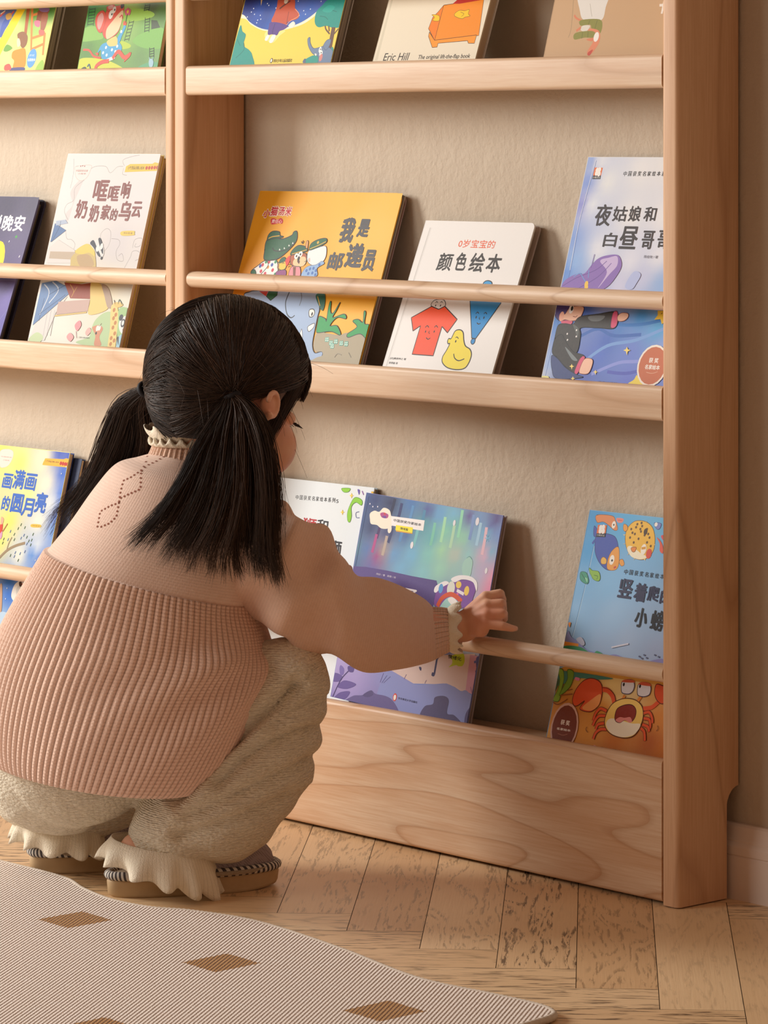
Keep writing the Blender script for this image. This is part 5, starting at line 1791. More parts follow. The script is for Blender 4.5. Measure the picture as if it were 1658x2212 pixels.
def knit(name, ca, cb, style, nu=1.0, fuzz=0.25, beads=1.0):
    k = NT(name, 0.95, sheen=fuzz)
    k.b.inputs['Specular IOR Level'].default_value = 0.1
    uvm = k.n('ShaderNodeUVMap').outputs[0]
    sx = k.n('ShaderNodeSeparateXYZ')
    obj = k.tc()
    if style == 'rib':            # u counts the ribs, v is metres along
        k.l(uvm, sx.inputs[0])
        bead = k.math('SINE', k.math('MULTIPLY', sx.outputs[1], 2 * math.pi / 0.0042))
        h = k.math('ADD', k.math('MULTIPLY', bead, 0.5 * beads), k.math('MULTIPLY', k.noise(obj, 700, 2), 1.2))
        groove = k.math('ABSOLUTE', k.math('SINE', k.math('MULTIPLY', sx.outputs[0], math.pi * nu)))
        shade = k.ramp(groove, [(0.0, 0.0), (0.45, 1.0)])
        c = k.mix(k.noise(obj, 160, 2), lin(ca), lin(cb))
        k.base(k.mix(shade, tuple(x * (0.62 + 0.25 * (1 - beads)) for x in lin(cb)), c))
        k.bump(h, 0.6, 0.0014)
    elif style == 'stockinette':  # fine rows of small V stitches
        k.l(uvm, sx.inputs[0])
        a = k.math('SINE', k.math('MULTIPLY', sx.outputs[0], 2 * math.pi * nu))
        zig = k.math('MULTIPLY', k.math('ABSOLUTE', a), 0.9)
        b = k.math('SINE', k.math('ADD', k.math('MULTIPLY', sx.outputs[1], 2 * math.pi / 0.0034), k.math('MULTIPLY', zig, 2.4)))
        h = k.math('ADD', k.math('ADD', k.math('MULTIPLY', b, 0.5), k.math('MULTIPLY', a, 0.35)), k.math('MULTIPLY', k.noise(obj, 800, 2), 1.3))
        c = k.mix(k.noise(obj, 190, 3), lin(ca), lin(cb))
        c = k.mix(k.math('MULTIPLY', k.ramp(b, [(0.0, 1.0), (0.4, 0.0)]), 0.12), c, tuple(x * 0.6 for x in lin(cb)))
        k.base(c)
        k.bump(h, 0.3, 0.001)
    else:                         # short ridges in alternating patches, as on the trousers
        mp = k.mapping(obj, (1, 1, 1.7), rot=(0.35, 0.5, 0.72))
        vo = k.n('ShaderNodeTexVoronoi', i_Scale=165.0, i_Randomness=0.75)
        k.l(mp, vo.inputs['Vector'])
        k.l(mp, sx.inputs[0])
        wob = k.math('MULTIPLY', k.noise(obj, 45, 2), 9.0)
        p1 = k.math('SINE', k.math('ADD', k.math('MULTIPLY', k.math('ADD', sx.outputs[0], sx.outputs[2]), 2 * math.pi / 0.0052), wob))
        h = k.math('ADD', k.math('MULTIPLY', vo.outputs['Distance'], -1.3), k.math('ADD', k.math('MULTIPLY', p1, 0.22), k.math('MULTIPLY', k.noise(obj, 500, 3), 0.9)))
        pit = k.ramp(vo.outputs['Distance'], [(0.5, 0.0), (0.85, 1.0)])
        c = k.mix(k.noise(obj, 120, 3), lin(ca), lin(cb))
        k.base(k.mix(k.math('MULTIPLY', pit, 0.18), c, tuple(x * 0.62 for x in lin(cb))))
        k.bump(h, 0.85, 0.0030)
    return k.m


NRIB = 112
M_RIB = knit('peach_rib_knit', '#f4d3bf', '#ecc4ae', 'rib', NRIB)
M_YOKE = knit('peach_fine_knit', '#f3d8c7', '#ecc9b5', 'stockinette', 190)
M_SLEEVE = knit('peach_sleeve_knit', '#f1cfb9', '#e8bfa6', 'stockinette', 120)
M_CUFF = knit('peach_cuff_rib', '#f1cfb9', '#e8bfa6', 'rib', 30)
M_CREAMRIB = knit('cream_rib_trim', '#f8efdb', '#efe3ca', 'rib', 90, beads=0.05)
M_TROUS = knit('cream_textured_knit', '#faf0da', '#f3e5c8', 'basket')
k = NT('eyelet_hole', 0.95)
k.base(k.mix(k.noise(k.tc(), 200, 1), lin('#9a5f4a'), lin('#8a5040')))
M_EYELET = k.m

k = NT('dark_brown_hair', 0.5)
sx = k.n('ShaderNodeSeparateXYZ')
k.l(k.n('ShaderNodeUVMap').outputs[0], sx.inputs[0])
k.base(k.mix(sx.outputs[0], lin('#231812'), lin('#5a4232')))
k.b.inputs['Specular IOR Level'].default_value = 0.35
M_HAIR = k.m
k = NT('hair_elastic', 0.7)
k.base(k.mix(k.noise(k.tc(), 300, 1), lin('#141216'), lin('#201d22')))
M_ELASTIC = k.m

# ---- head frame
HC = V((-0.4426, -0.3864, 0.5969))
YAW, PIT = math.radians(48), math.radians(10)
HF = (VR * math.cos(YAW) + VB * math.sin(YAW)) * math.cos(PIT) - VZ * math.sin(PIT)
HS = VR * math.sin(YAW) - VB * math.cos(YAW)          # her right-hand side, nearest the room
HU = np.cross(HS, HF)
H = lambda f, s, u: HC + HF * f + HS * s + HU * u

# ---- body: one continuous skin
neck0, neck1 = V((-0.4746, -0.4224, 0.5021)), H(-0.012, 0.0, -0.055)
chest, pelvis = V((-0.5048, -0.4488, 0.3892)), V((-0.5601, -0.4961, 0.1681))
sh_r, el_r, wr_r = V((-0.3670, -0.3991, 0.4188)), V((-0.3257, -0.2848, 0.3076)), V((-0.3250, -0.1258, 0.2873))
sh_l, el_l, wr_l = V((-0.5838, -0.3873, 0.4507)), V((-0.5711, -0.2600, 0.3120)), V((-0.5703, -0.1160, 0.3244))
hip_r, kn_r, an_r = V((-0.5316, -0.5243, 0.1530)), V((-0.3561, -0.3717, 0.2458)), V((-0.4431, -0.4968, 0.0429))
SOLE_R = V((-0.4656, -0.5444, 0.0120)), V((-0.3947, -0.3501, 0.0120))
SOLE_L = V((-0.6356, -0.5320, 0.0120)), V((-0.5630, -0.3409, 0.0120))
hip_l, kn_l, an_l = V((-0.6459, -0.4874, 0.1341)), V((-0.5505, -0.3422, 0.2366)), V((-0.6127, -0.4981, 0.0453))
B = []
B.append(capsule(pelvis, chest, 0.062, 0.066))
B.append(capsule(chest, neck0, 0.060, 0.030))
B.append(capsule(neck0, neck1, 0.030, 0.033))
for s, e, w in ((sh_r, el_r, wr_r), (sh_l, el_l, wr_l)):
    B += [capsule(chest + (s - chest) * 0.4, s, 0.040, 0.034), capsule(s, e, 0.032, 0.026), capsule(e, w, 0.026, 0.0185)]
for h, kx, a in ((hip_r, kn_r, an_r), (hip_l, kn_l, an_l)):
    B += [capsule(pelvis, h, 0.050, 0.046), capsule(h, kx, 0.046, 0.027), capsule(kx, a, 0.027, 0.022)]
# head: skull, cheeks, jaw, chin, nose, lips, brow, ear
B.append(ellipsoid(H(-0.004, 0, 0.004), (HF * 0.089, HS * 0.078, HU * 0.083)))
for s in (1, -1):
    B.append(ellipsoid(H(0.048, 0.031 * s, -0.076), (HF * 0.036, HS * 0.037, HU * 0.037)))
    B.append(capsule(H(0.0, 0.052 * s, -0.060), H(0.048, 0.020 * s, -0.116), 0.022, 0.019))
    # ear: shell with a rim and lobe
    e0 = H(-0.013, 0.0810 * s, -0.031)
    rim = [e0 + HF * (0.0125 * math.cos(t)) + HU * (0.0140 * math.sin(t)) + HS * s * (0.0115 - 0.004 * math.cos(t)) for t in np.linspace(-2.0, 2.9, 14)]
    for a, b in zip(rim[:-1], rim[1:]):
        B.append(capsule(a, b, 0.0034, 0.0034, 10, 4))
    B.append(ellipsoid(e0 + HS * s * 0.003, (HF * 0.0115, HS * 0.0070, HU * 0.0125), 18, 12))
    B.append(capsule(rim[0], e0 + HU * -0.015 + HS * s * 0.004, 0.0045, 0.005, 10, 4))
    # closed eyelid
    B.append(ellipsoid(H(0.0755, 0.031 * s, -0.040), (HF * 0.012, HS * 0.0135, HU * 0.010), 16, 12))
B.append(ellipsoid(H(0.064, 0, -0.115), (HF * 0.024, HS * 0.025, HU * 0.020)))
B.append(ellipsoid(H(0.060, 0, -0.072), (HF * 0.031, HS * 0.042, HU * 0.046)))
B.append(capsule(H(0.085, 0, -0.042), H(0.1, 0, -0.068), 0.006, 0.0085, 12, 5))
for s in (1, -1):
    B.append(ellipsoid(H(0.092, 0.008 * s, -0.071), (HF * 0.007, HS * 0.006, HU * 0.005), 12, 8))
    B.append(capsule(H(0.092, 0.0, -0.0895), H(0.084, 0.015 * s, -0.091), 0.0052, 0.003, 10, 4))
    B.append(capsule(H(0.090, 0.0, -0.0960), H(0.083, 0.012 * s, -0.0945), 0.0055, 0.003, 10, 4))
# right hand, closed over the rod: palm block, four curled fingers, thumb behind
hw = V((-0.3228, -0.1142, 0.2881))
mcp = [V((-0.2995, -0.1000, 0.3244)), V((-0.2911, -0.1056, 0.3156)), V((-0.2860, -0.1104, 0.3060)), V((-0.2853, -0.1141, 0.2953))]
pip = [V((-0.2887, -0.0879, 0.3283)), V((-0.2771, -0.0959, 0.3184)), V((-0.2694, -0.1008, 0.3073)), V((-0.2640, -0.1052, 0.2933))]
dip = [V((-0.2981, -0.0744, 0.3190)), V((-0.2883, -0.0829, 0.3089)), V((-0.2803, -0.0890, 0.2991)), V((-0.2581, -0.0986, 0.2911))]
tip = [V((-0.3109, -0.0707, 0.3118)), V((-0.3018, -0.0801, 0.3029)), V((-0.2927, -0.0864, 0.2942)), V((-0.2544, -0.0944, 0.2905))]
B.append(capsule(wr_r, hw, 0.0185, 0.0190))
for i in range(4):
    B.append(capsule(hw, mcp[i], 0.0175, 0.0080))
    r = (0.0057, 0.0058, 0.0056, 0.0052)[i]
    B += [capsule(mcp[i], pip[i], 0.0070 if i < 3 else 0.0064, r + 0.0006, 14, 6), capsule(pip[i], dip[i], r + 0.0004, r - 0.0006, 14, 6), capsule(dip[i], tip[i], r - 0.0006, r - 0.0016, 14, 6)]
B.append(capsule(V((-0.3216, -0.1038, 0.2879)), V((-0.3258, -0.0815, 0.2933)), 0.0130, 0.0085, 14, 6))
B.append(capsule(V((-0.3258, -0.0815, 0.2933)), V((-0.3256, -0.0662, 0.3010)), 0.0082, 0.0064, 14, 6))
B.append(capsule(V((-0.3113, -0.1134, 0.2909)), V((-0.2922, -0.1160, 0.2886)), 0.0155, 0.0105, 14, 6))
# left hand: flat against the pale book
lw = V((-0.5726, -0.1110, 0.3238))
for i, (x, y) in enumerate(((752, 1228), (750, 1237), (746, 1246), (740, 1254))):
    pass
lm = [V((-0.5762, -0.0924, 0.3325)), V((-0.5743, -0.0933, 0.3280)), V((-0.5731, -0.0950, 0.3236)), V((-0.5728, -0.0976, 0.3191))]
lt = [V((-0.5760, -0.0801, 0.3321)), V((-0.5744, -0.0799, 0.3269)), V((-0.5745, -0.0815, 0.3218)), V((-0.5753, -0.0854, 0.3167))]
for a, b in zip(lm, lt):
    B += [capsule(lw, a, 0.015, 0.0085), capsule(a, b, 0.0078, 0.0058, 12, 5)]
B.append(capsule(lw, V((-0.5679, -0.1057, 0.3156)), 0.013, 0.007, 12, 5))
# feet
for a, (h0, t0) in ((an_r, SOLE_R), (an_l, SOLE_L)):
    heel, ball = h0 + (t0 - h0) * 0.17, h0 + (t0 - h0) * 0.66
    heel, ball = V(heel[0], heel[1], 0.050), V(ball[0], ball[1], 0.041)
    B += [capsule(a, heel + (ball - heel) * 0.15 + VZ * 0.012, 0.026, 0.022), capsule(heel, ball, 0.0215, 0.0130)]
person = fuse('person', B, 0.0019, 2, M_SKIN)
# the palm presses on the rod: nothing of the hand goes inside the wood
me = person.data
co = np.empty(len(me.vertices) * 3, 'f')
me.vertices.foreach_get('co', co)
co = co.reshape(-1, 3).astype(float)
ry, rz, rr = -D + 0.0125, RODS[2], 0.0116
dy, dz = co[:, 1] - ry, co[:, 2] - rz
dist = np.hypot(dy, dz)
ins = dist < rr
co[ins, 1] = ry + dy[ins] / np.maximum(dist[ins], 1e-6) * rr
co[ins, 2] = rz + dz[ins] / np.maximum(dist[ins], 1e-6) * rr
me.vertices.foreach_set('co', co.astype('f').ravel())
me.update()
tag(person, 'squatting child with two ponytails, in peach knit sweater and cream trousers, reaching for a book', 'person')

# face details that lie on the skin: lashes and brow, lips
for s in (1, -1):
    bm = []
    for i in range(9):
        q = 0.016 + 0.0038 * i
        a = H(0.0868 - 0.0011 * abs(i - 3.5), q * s, -0.0435 - 0.0006 * abs(i - 4))
        bm.append(capsule(a, a + HF * 0.0075 - HU * 0.0040 + HS * s * 0.0022, 0.0008, 0.0003, 6, 3))
    bm.append(capsule(H(0.0858, 0.016 * s, -0.0435), H(0.0793, 0.046 * s, -0.0450), 0.0011, 0.0009, 6, 3))
    mesh_obj('eyelashes', *merge(bm), M_ELASTIC, person, smooth=True)
k = NT('lips', 0.4)
k.base(k.mix(k.noise(k.tc(), 90, 1), lin('#c9786a'), lin('#bd6a5e')))
mesh_obj('lips', *merge([capsule(H(0.0945, -0.011, -0.0905), H(0.0945, 0.011, -0.0905), 0.0036, 0.0036, 10, 4), capsule(H(0.0925, -0.008, -0.0960), H(0.0925, 0.008, -0.0960), 0.0040, 0.0040, 10, 4)]), k.m, person, smooth=True)

# ---- trousers
T = []
T.append(capsule(hip_r + VZ * 0.004 - VR * 0.012, kn_r + VZ * 0.002, 0.090, 0.049))
T.append(capsule(hip_l + VZ * 0.004, kn_l, 0.088, 0.048))
T.append(capsule(V((-0.5799, -0.5305, 0.1393)), V((-0.6382, -0.5013, 0.1267)), 0.087, 0.085))
T.append(capsule(pelvis, pelvis + VZ * 0.06, 0.080, 0.075))
sm = V((-0.3746, -0.3956, 0.1575))
sl = V((-0.4025, -0.4300, 0.1059))
sb = V((-0.4278, -0.4706, 0.0762))
T += [capsule(kn_r + V(VR) * 0.006, sm, 0.0475, 0.067), capsule(sm, sl, 0.067, 0.075), capsule(sl, sb, 0.074, 0.055), capsule(sb, V((-0.4375, -0.4875, 0.0651)), 0.050, 0.040)]
lmid, llow = V((-0.5829, -0.4163, 0.1174)), V((-0.6067, -0.4854, 0.0790))
T += [capsule(kn_l, lmid, 0.047, 0.062), capsule(lmid, llow, 0.062, 0.050), capsule(llow, V((-0.6134, -0.4990, 0.0664)), 0.047, 0.038)]
# folds behind the knee and down the shin
trousers = fuse('trousers', T, 0.0040, 3, M_TROUS, person)
# slack folds: the loose knit bunches across the shins and behind the bent knee
me = trousers.data
co = np.empty(len(me.vertices) * 3, 'f')
nr = np.empty(len(me.vertices) * 3, 'f')
me.vertices.foreach_get('co', co)
me.vertices.foreach_get('normal', nr)
co, nr = co.reshape(-1, 3).astype(float), nr.reshape(-1, 3).astype(float)
d = np.zeros(len(co))
side = 1 / (1 + np.exp((nr @ VB - 0.15) * 9))          # creases show on the outer side of the leg
for line, deep, wid in ((((-0.4350, -0.4607, 0.1193), (-0.4070, -0.4291, 0.1625), (-0.3747, -0.3927, 0.2069), (-0.3460, -0.3604, 0.2458)), 0.015, 0.0062), (((-0.4035, -0.4251, 0.1376), (-0.3747, -0.3927, 0.1766), (-0.3460, -0.3604, 0.1928), (-0.3331, -0.3458, 0.1950)), 0.0100, 0.0058),
                        (((-0.4250, -0.4494, 0.1009), (-0.3891, -0.4089, 0.1268), (-0.3568, -0.3725, 0.1463), (-0.3360, -0.3491, 0.1571)), 0.0085, 0.0065), (((-0.4336, -0.4591, 0.0771), (-0.4035, -0.4251, 0.0922), (-0.3712, -0.3887, 0.1085), (-0.3518, -0.3669, 0.1203)), 0.0075, 0.0065),
                        (((-0.3640, -0.3806, 0.2025), (-0.3460, -0.3604, 0.2198), (-0.3302, -0.3426, 0.2285)), 0.0060, 0.0050)):
    lp = catmull(line, 10)
    lp = lp - np.outer(lp @ VB, VB)
    cp = co - np.outer(co @ VB, VB)
    best = np.full(len(co), 9.0)
    sgn = np.zeros(len(co))
    for a, b in zip(lp[:-1], lp[1:]):
        ab = b - a
        t = np.clip(((cp - a) @ ab) / (ab @ ab), 0, 1)
        off = cp - (a + np.outer(t, ab))
        q = np.linalg.norm(off, axis=1)
        m = q < best
        best[m] = q[m]
        sgn[m] = (off @ np.cross(VB, ab / np.linalg.norm(ab)))[m]
    d += side * deep * (-np.exp(-(best / wid) ** 2) + 0.55 * np.exp(-((best - 0.017) / 0.012) ** 2) * (sgn < 0) + 0.25 * np.exp(-((best - 0.017) / 0.012) ** 2) * (sgn >= 0))
d += 0.0016 * np.sin(co @ np.array((60.0, 20.0, 75.0))) * np.sin(co @ np.array((-25.0, 70.0, 40.0)))
me.vertices.foreach_set('co', (co + nr * d[:, None]).astype('f').ravel())
me.update()


def ruffle(name, top, bot, n_pleat, amp, mat, parent, waves=2, thick=0.0012, seed=0, nu=360, nv=7):
    """gathered frill: ring 'top' (centre, A, B) flaring to ring 'bot', with pleats that deepen towards the hem"""
    rr = np.random.default_rng(seed)
    ph = rr.uniform(0, 6.28, 4)
    u = np.linspace(0, 1, nu, endpoint=False)
    w = np.sin(2 * np.pi * n_pleat * u + 0.7 * np.sin(2 * np.pi * 3 * u + ph[0])) + 0.35 * np.sin(2 * np.pi * n_pleat * 0.5 * u + ph[1])
    hem = np.sin(2 * np.pi * n_pleat * u + 0.9 + 0.7 * np.sin(2 * np.pi * 3 * u + ph[0]))
    vs, uv = [], []
    for side in (0, 1):
        for i in range(nv + 1):
            t = i / nv
            c, A_, B_ = [np.asarray(top[j]) * (1 - t) + np.asarray(bot[j]) * t for j in range(3)]
            down = (np.asarray(bot[0]) - np.asarray(top[0]))
            down = down / np.linalg.norm(down)
            rad = 1 + amp * w * t ** 1.3 + 0.06 * math.sin(t * 3.1)
            P = c + np.outer(np.cos(2 * np.pi * u) * rad, A_) + np.outer(np.sin(2 * np.pi * u) * rad, B_) + np.outer(hem * t * 0.0032, down)
            if side:
                nn = np.outer(np.cos(2 * np.pi * u), A_ / np.linalg.norm(A_)) + np.outer(np.sin(2 * np.pi * u), B_ / np.linalg.norm(B_))
                P = P - nn * thick
            vs.append(P)
            uv += [(a, t * 0.04) for a in u]
    vs = np.concatenate(vs)
    f = []
    off = (nv + 1) * nu
    for i in range(nv):
        for j in range(nu):
            a, b = i * nu + j, i * nu + (j + 1) % nu
            f.append((a, a + nu, b + nu, b))
            f.append((off + a, off + b, off + b + nu, off + a + nu))
    for j in range(nu):
        a, b = nv * nu + j, nv * nu + (j + 1) % nu
        f.append((a, off + a, off + b, b))
        a, b = j, (j + 1) % nu
        f.append((a, b, off + b, off + a))
    return mesh_obj(name, vs, f, mat, parent, uv=uv, smooth=True)


TL = VR * 0.97 - VZ * 0.16        # the near hem slopes down towards the toes
ruffle('ankle_ruffle', (V((-0.4382, -0.4884, 0.0575)), TL * 0.060, VB * 0.050), (V((-0.4328, -0.4912, 0.0221)), TL * 0.072 - VZ * 0.010, VB * 0.070), 12, 0.11, M_CREAMRIB, trousers, seed=1)
ruffle('ankle_ruffle', (V((-0.6156, -0.5014, 0.0631)), TL * 0.049, VB * 0.044), (V((-0.6146, -0.5063, 0.0317)), TL * 0.057, VB * 0.058), 11, 0.11, M_CREAMRIB, trousers, seed=2)

# ---- sweater: yoke and ribbed body
def sec(L, R, dep):
    L, R = V(L), V(R)
    return ((L + R) / 2, (R - L) / 2, VB * dep)


SW = [sec((-0.5032, -0.4501, 0.5057), (-0.4508, -0.3910, 0.4991), 0.040), sec((-0.5157, -0.4611, 0.5000), (-0.4385, -0.3742, 0.4770), 0.066), sec((-0.5324, -0.4800, 0.4912), (-0.4119, -0.3442, 0.4523), 0.096), sec((-0.5499, -0.4997, 0.4627), (-0.3982, -0.3364, 0.4172), 0.112),
      sec((-0.5696, -0.5219, 0.4243), (-0.3988, -0.3445, 0.3728), 0.118), sec((-0.5870, -0.5415, 0.3947), (-0.4034, -0.3648, 0.3336), 0.120), sec((-0.5914, -0.5465, 0.3870), (-0.4033, -0.3677, 0.3252), 0.122), sec((-0.6082, -0.5653, 0.3420), (-0.3830, -0.3719, 0.2906), 0.127),
      sec((-0.6275, -0.5797, 0.2942), (-0.3601, -0.3838, 0.2671), 0.130), sec((-0.6426, -0.5891, 0.2462), (-0.3602, -0.4034, 0.2356), 0.134), sec((-0.6501, -0.5945, 0.2008), (-0.3713, -0.4221, 0.1910), 0.138), sec((-0.6501, -0.5945, 0.1667), (-0.3886, -0.4385, 0.1509), 0.138),
      sec((-0.6433, -0.5899, 0.1462), (-0.4099, -0.4504, 0.1225), 0.132), sec((-0.6353, -0.5808, 0.1473), (-0.4254, -0.4559, 0.1243), 0.118)]
RIB0 = 5.55


def sw_disp(u, t, L):
    rib = 1 / (1 + math.exp(-(t - RIB0) * 22))
    d = rib * (0.0024 * (np.abs(np.sin(np.pi * NRIB * u)) - 0.55) + 0.0030)
    # soft drapes: slack folds running in towards the armpit and along the back
    un = (u - 0.86 + 0.5) % 1 - 0.5
    d = d + rib * 0.0048 * np.sin(2 * np.pi * (un * 7.5 + t * 0.42)) * np.exp(-(un / 0.11) ** 2) * np.exp(-((t - 8.6) / 2.0) ** 2)
    d = d + 0.003 * np.sin(2 * np.pi * (u * 2 + t * 0.13))
    return d


vs, fs, uv = loft(SW, NRIB * 8, 11, sw_disp)
nrow = len(vs) // (NRIB * 8)
row_t = np.linspace(0, len(SW) - 1, nrow)
mi = [0 if row_t[i] >= RIB0 else 1 for i in range(nrow - 1) for _ in range(NRIB * 8)]
# pattern of small eyelet holes in three diamonds down the middle of the back
bv = BVHTree.FromPolygons([tuple(p) for p in vs], fs)
EY = [[(-0.2312, -0.6830, 0.5277), (-0.2363, -0.6887, 0.5188), (-0.2388, -0.6915, 0.5088), (-0.2392, -0.6920, 0.4985), (-0.2422, -0.6953, 0.4871)],
      [(-0.2312, -0.6830, 0.5277), (-0.2274, -0.6787, 0.5100), (-0.2240, -0.6749, 0.5053), (-0.2304, -0.6820, 0.4998), (-0.2371, -0.6896, 0.4954), (-0.2489, -0.7029, 0.4832), (-0.2557, -0.7105, 0.4782), (-0.2574, -0.7125, 0.4668), (-0.2582, -0.7134, 0.4553)],
      [(-0.2418, -0.6949, 0.4871), (-0.2413, -0.6944, 0.4706), (-0.2507, -0.7049, 0.4642), (-0.2574, -0.7125, 0.4591)],
      [(-0.2582, -0.7134, 0.4540), (-0.2650, -0.7210, 0.4502), (-0.2734, -0.7305, 0.4426), (-0.2751, -0.7324, 0.4248)],
      [(-0.2582, -0.7134, 0.4540), (-0.2599, -0.7153, 0.4388), (-0.2650, -0.7210, 0.4311), (-0.2742, -0.7314, 0.4248)]]
vs, fs, uv = list(map(tuple, vs)), list(fs), list(map(tuple, uv))
for line in EY:
    p = np.array(line)
    d = np.r_[0, np.cumsum(np.linalg.norm(np.diff(p, axis=0), axis=1))]
    for s_ in np.arange(0, d[-1], 0.0047):
        q = np.array([np.interp(s_, d, p[:, i]) for i in range(3)])
        hit, nm, _, _ = bv.ray_cast(Vector(q), Vector(VB))
        if hit is None:
            continue
        nm = nm.normalized()
        if nm.dot(Vector(VB)) > 0:
            nm = -nm
        a = nm.orthogonal().normalized()
        b = nm.cross(a)
        i0 = len(vs)
        for j in range(9):
            t = 2 * math.pi * j / 9
            vs.append(tuple(hit + nm * 0.0005 + a * 0.00135 * math.cos(t) + b * 0.00135 * math.sin(t)))
            uv.append((0, 0))
        fs.append(tuple(range(i0, i0 + 9)))
        mi.append(2)
sweater = mesh_obj('sweater', vs, fs, [M_RIB, M_YOKE, M_EYELET], person, uv=uv, smooth=True, mat_idx=mi)


def sleeve(secs, cuff, trim, seed):
    ph = seed * 1.7

    def dz(u, t, L):
        fold = 0.0090 * np.sin(2 * np.pi * (u * 2 + t * 0.45) + ph) * np.exp(-((t - 3.2) / 1.8) ** 2)
        fold = fold + 0.0070 * np.sin(2 * np.pi * (u * 3 - t * 0.6) + ph) * np.exp(-((t - 2.6) / 1.4) ** 2)
        return fold
    v_, f_, u_ = loft(secs, 96, 9, dz)
    s_ = mesh_obj('sleeve', v_, f_, M_SLEEVE, sweater, uv=u_, smooth=True)
    v_, f_, u_ = loft(cuff, 240, 6, lambda u, t, L: 0.0009 * np.sin(2 * np.pi * 30 * u))
    mesh_obj('cuff', v_, f_, M_CUFF, s_, uv=u_, smooth=True)
    ruffle('cuff_trim', trim[0], trim[1], 11, 0.045, M_CREAMRIB, s_, seed=seed, thick=0.0016)


def ss(Tp, Bt, dep):
    Tp, Bt = V(Tp), V(Bt)
    return ((Tp + Bt) / 2, (Tp - Bt) / 2, VB * dep)


SL_R = [ss((-0.3974, -0.3881, 0.4492), (-0.4291, -0.4239, 0.3514), 0.052), ss((-0.3642, -0.3734, 0.4518), (-0.4002, -0.4139, 0.3349), 0.060), ss((-0.3361, -0.3582, 0.4411), (-0.3701, -0.3966, 0.3147), 0.060), ss((-0.3201, -0.3342, 0.4061), (-0.3474, -0.3649, 0.2904), 0.060), ss((-0.3113, -0.3032, 0.3741), (-0.3329, -0.3275, 0.2689), 0.058),
        ss((-0.3092, -0.2616, 0.3568), (-0.3229, -0.2771, 0.2521), 0.056), ss((-0.3156, -0.2147, 0.3425), (-0.3230, -0.2229, 0.2467), 0.052), ss((-0.3240, -0.1789, 0.3265), (-0.3254, -0.1805, 0.2489), 0.044), ss((-0.3262, -0.1633, 0.3150), (-0.3240, -0.1608, 0.2527), 0.034), ss((-0.3270, -0.1611, 0.3103), (-0.3247, -0.1586, 0.2569), 0.028)]
CU_R = [ss((-0.3262, -0.1663, 0.3147), (-0.3233, -0.1630, 0.2530), 0.032), ss((-0.3262, -0.1513, 0.3134), (-0.3240, -0.1488, 0.2571), 0.031), ss((-0.3254, -0.1353, 0.3104), (-0.3240, -0.1337, 0.2613), 0.029)]
c1, c2 = ss((-0.3255, -0.1399, 0.3119), (-0.3247, -0.1390, 0.2606), 0.029), ss((-0.3188, -0.1278, 0.3177), (-0.3158, -0.1275, 0.2571), 0.028)
sleeve(SL_R, CU_R, (c1, c2), 3)
SL_L = [ss((-0.5474, -0.4366, 0.4843), (-0.5511, -0.4408, 0.3902), 0.055), ss((-0.5743, -0.3841, 0.4680), (-0.5799, -0.3904, 0.3783), 0.055), ss((-0.5852, -0.3361, 0.4190), (-0.5965, -0.3488, 0.3341), 0.052), ss((-0.5823, -0.2876, 0.3617), (-0.5936, -0.3004, 0.2876), 0.050), ss((-0.5790, -0.2387, 0.3427), (-0.5866, -0.2473, 0.2808), 0.048),
        ss((-0.5753, -0.1894, 0.3426), (-0.5792, -0.1937, 0.2894), 0.042), ss((-0.5737, -0.1605, 0.3404), (-0.5745, -0.1614, 0.2975), 0.034), ss((-0.5721, -0.1481, 0.3361), (-0.5721, -0.1481, 0.3024), 0.026)]
CU_L = [ss((-0.5729, -0.1520, 0.3387), (-0.5729, -0.1520, 0.3015), 0.027), ss((-0.5721, -0.1390, 0.3377), (-0.5713, -0.1382, 0.3051), 0.025), ss((-0.5712, -0.1290, 0.3364), (-0.5701, -0.1277, 0.3067), 0.023)]
sleeve(SL_L, CU_L, (ss((-0.5713, -0.1321, 0.3367), (-0.5705, -0.1312, 0.3058), 0.024), ss((-0.5712, -0.1229, 0.3377), (-0.5696, -0.1212, 0.3039), 0.028)), 5)
# roll collar and its cream frill
CO = [(V((-0.4770, -0.4205, 0.4936)), VR * 0.047 - VZ * 0.006, VB * 0.046), (V((-0.4770, -0.4205, 0.5024)), VR * 0.043 - VZ * 0.004, VB * 0.042), (V((-0.4762, -0.4197, 0.5122)), VR * 0.0405 - VZ * 0.003, VB * 0.038), (V((-0.4755, -0.4189, 0.5210)), VR * 0.040 - VZ * 0.002, VB * 0.037)]
v_, f_, u_ = loft(CO, 320, 6, lambda u, t, L: 0.0010 * np.sin(2 * np.pi * 40 * u))
collar = mesh_obj('collar', v_, f_, M_CUFF, sweater, uv=u_, smooth=True)
ruffle('collar_frill', (V((-0.4762, -0.4197, 0.5144)), VR * 0.0425, VB * 0.040), (V((-0.4762, -0.4197, 0.5221)), VR * 0.0445, VB * 0.042), 22, 0.03, M_CREAMRIB, collar, seed=8)
ruffle('collar_frill', (V((-0.4755, -0.4189, 0.5210)), VR * 0.0405, VB * 0.038), (V((-0.4770, -0.4205, 0.5364)), VR * 0.0475, VB * 0.044), 10, 0.075, M_CREAMRIB, collar, seed=9)

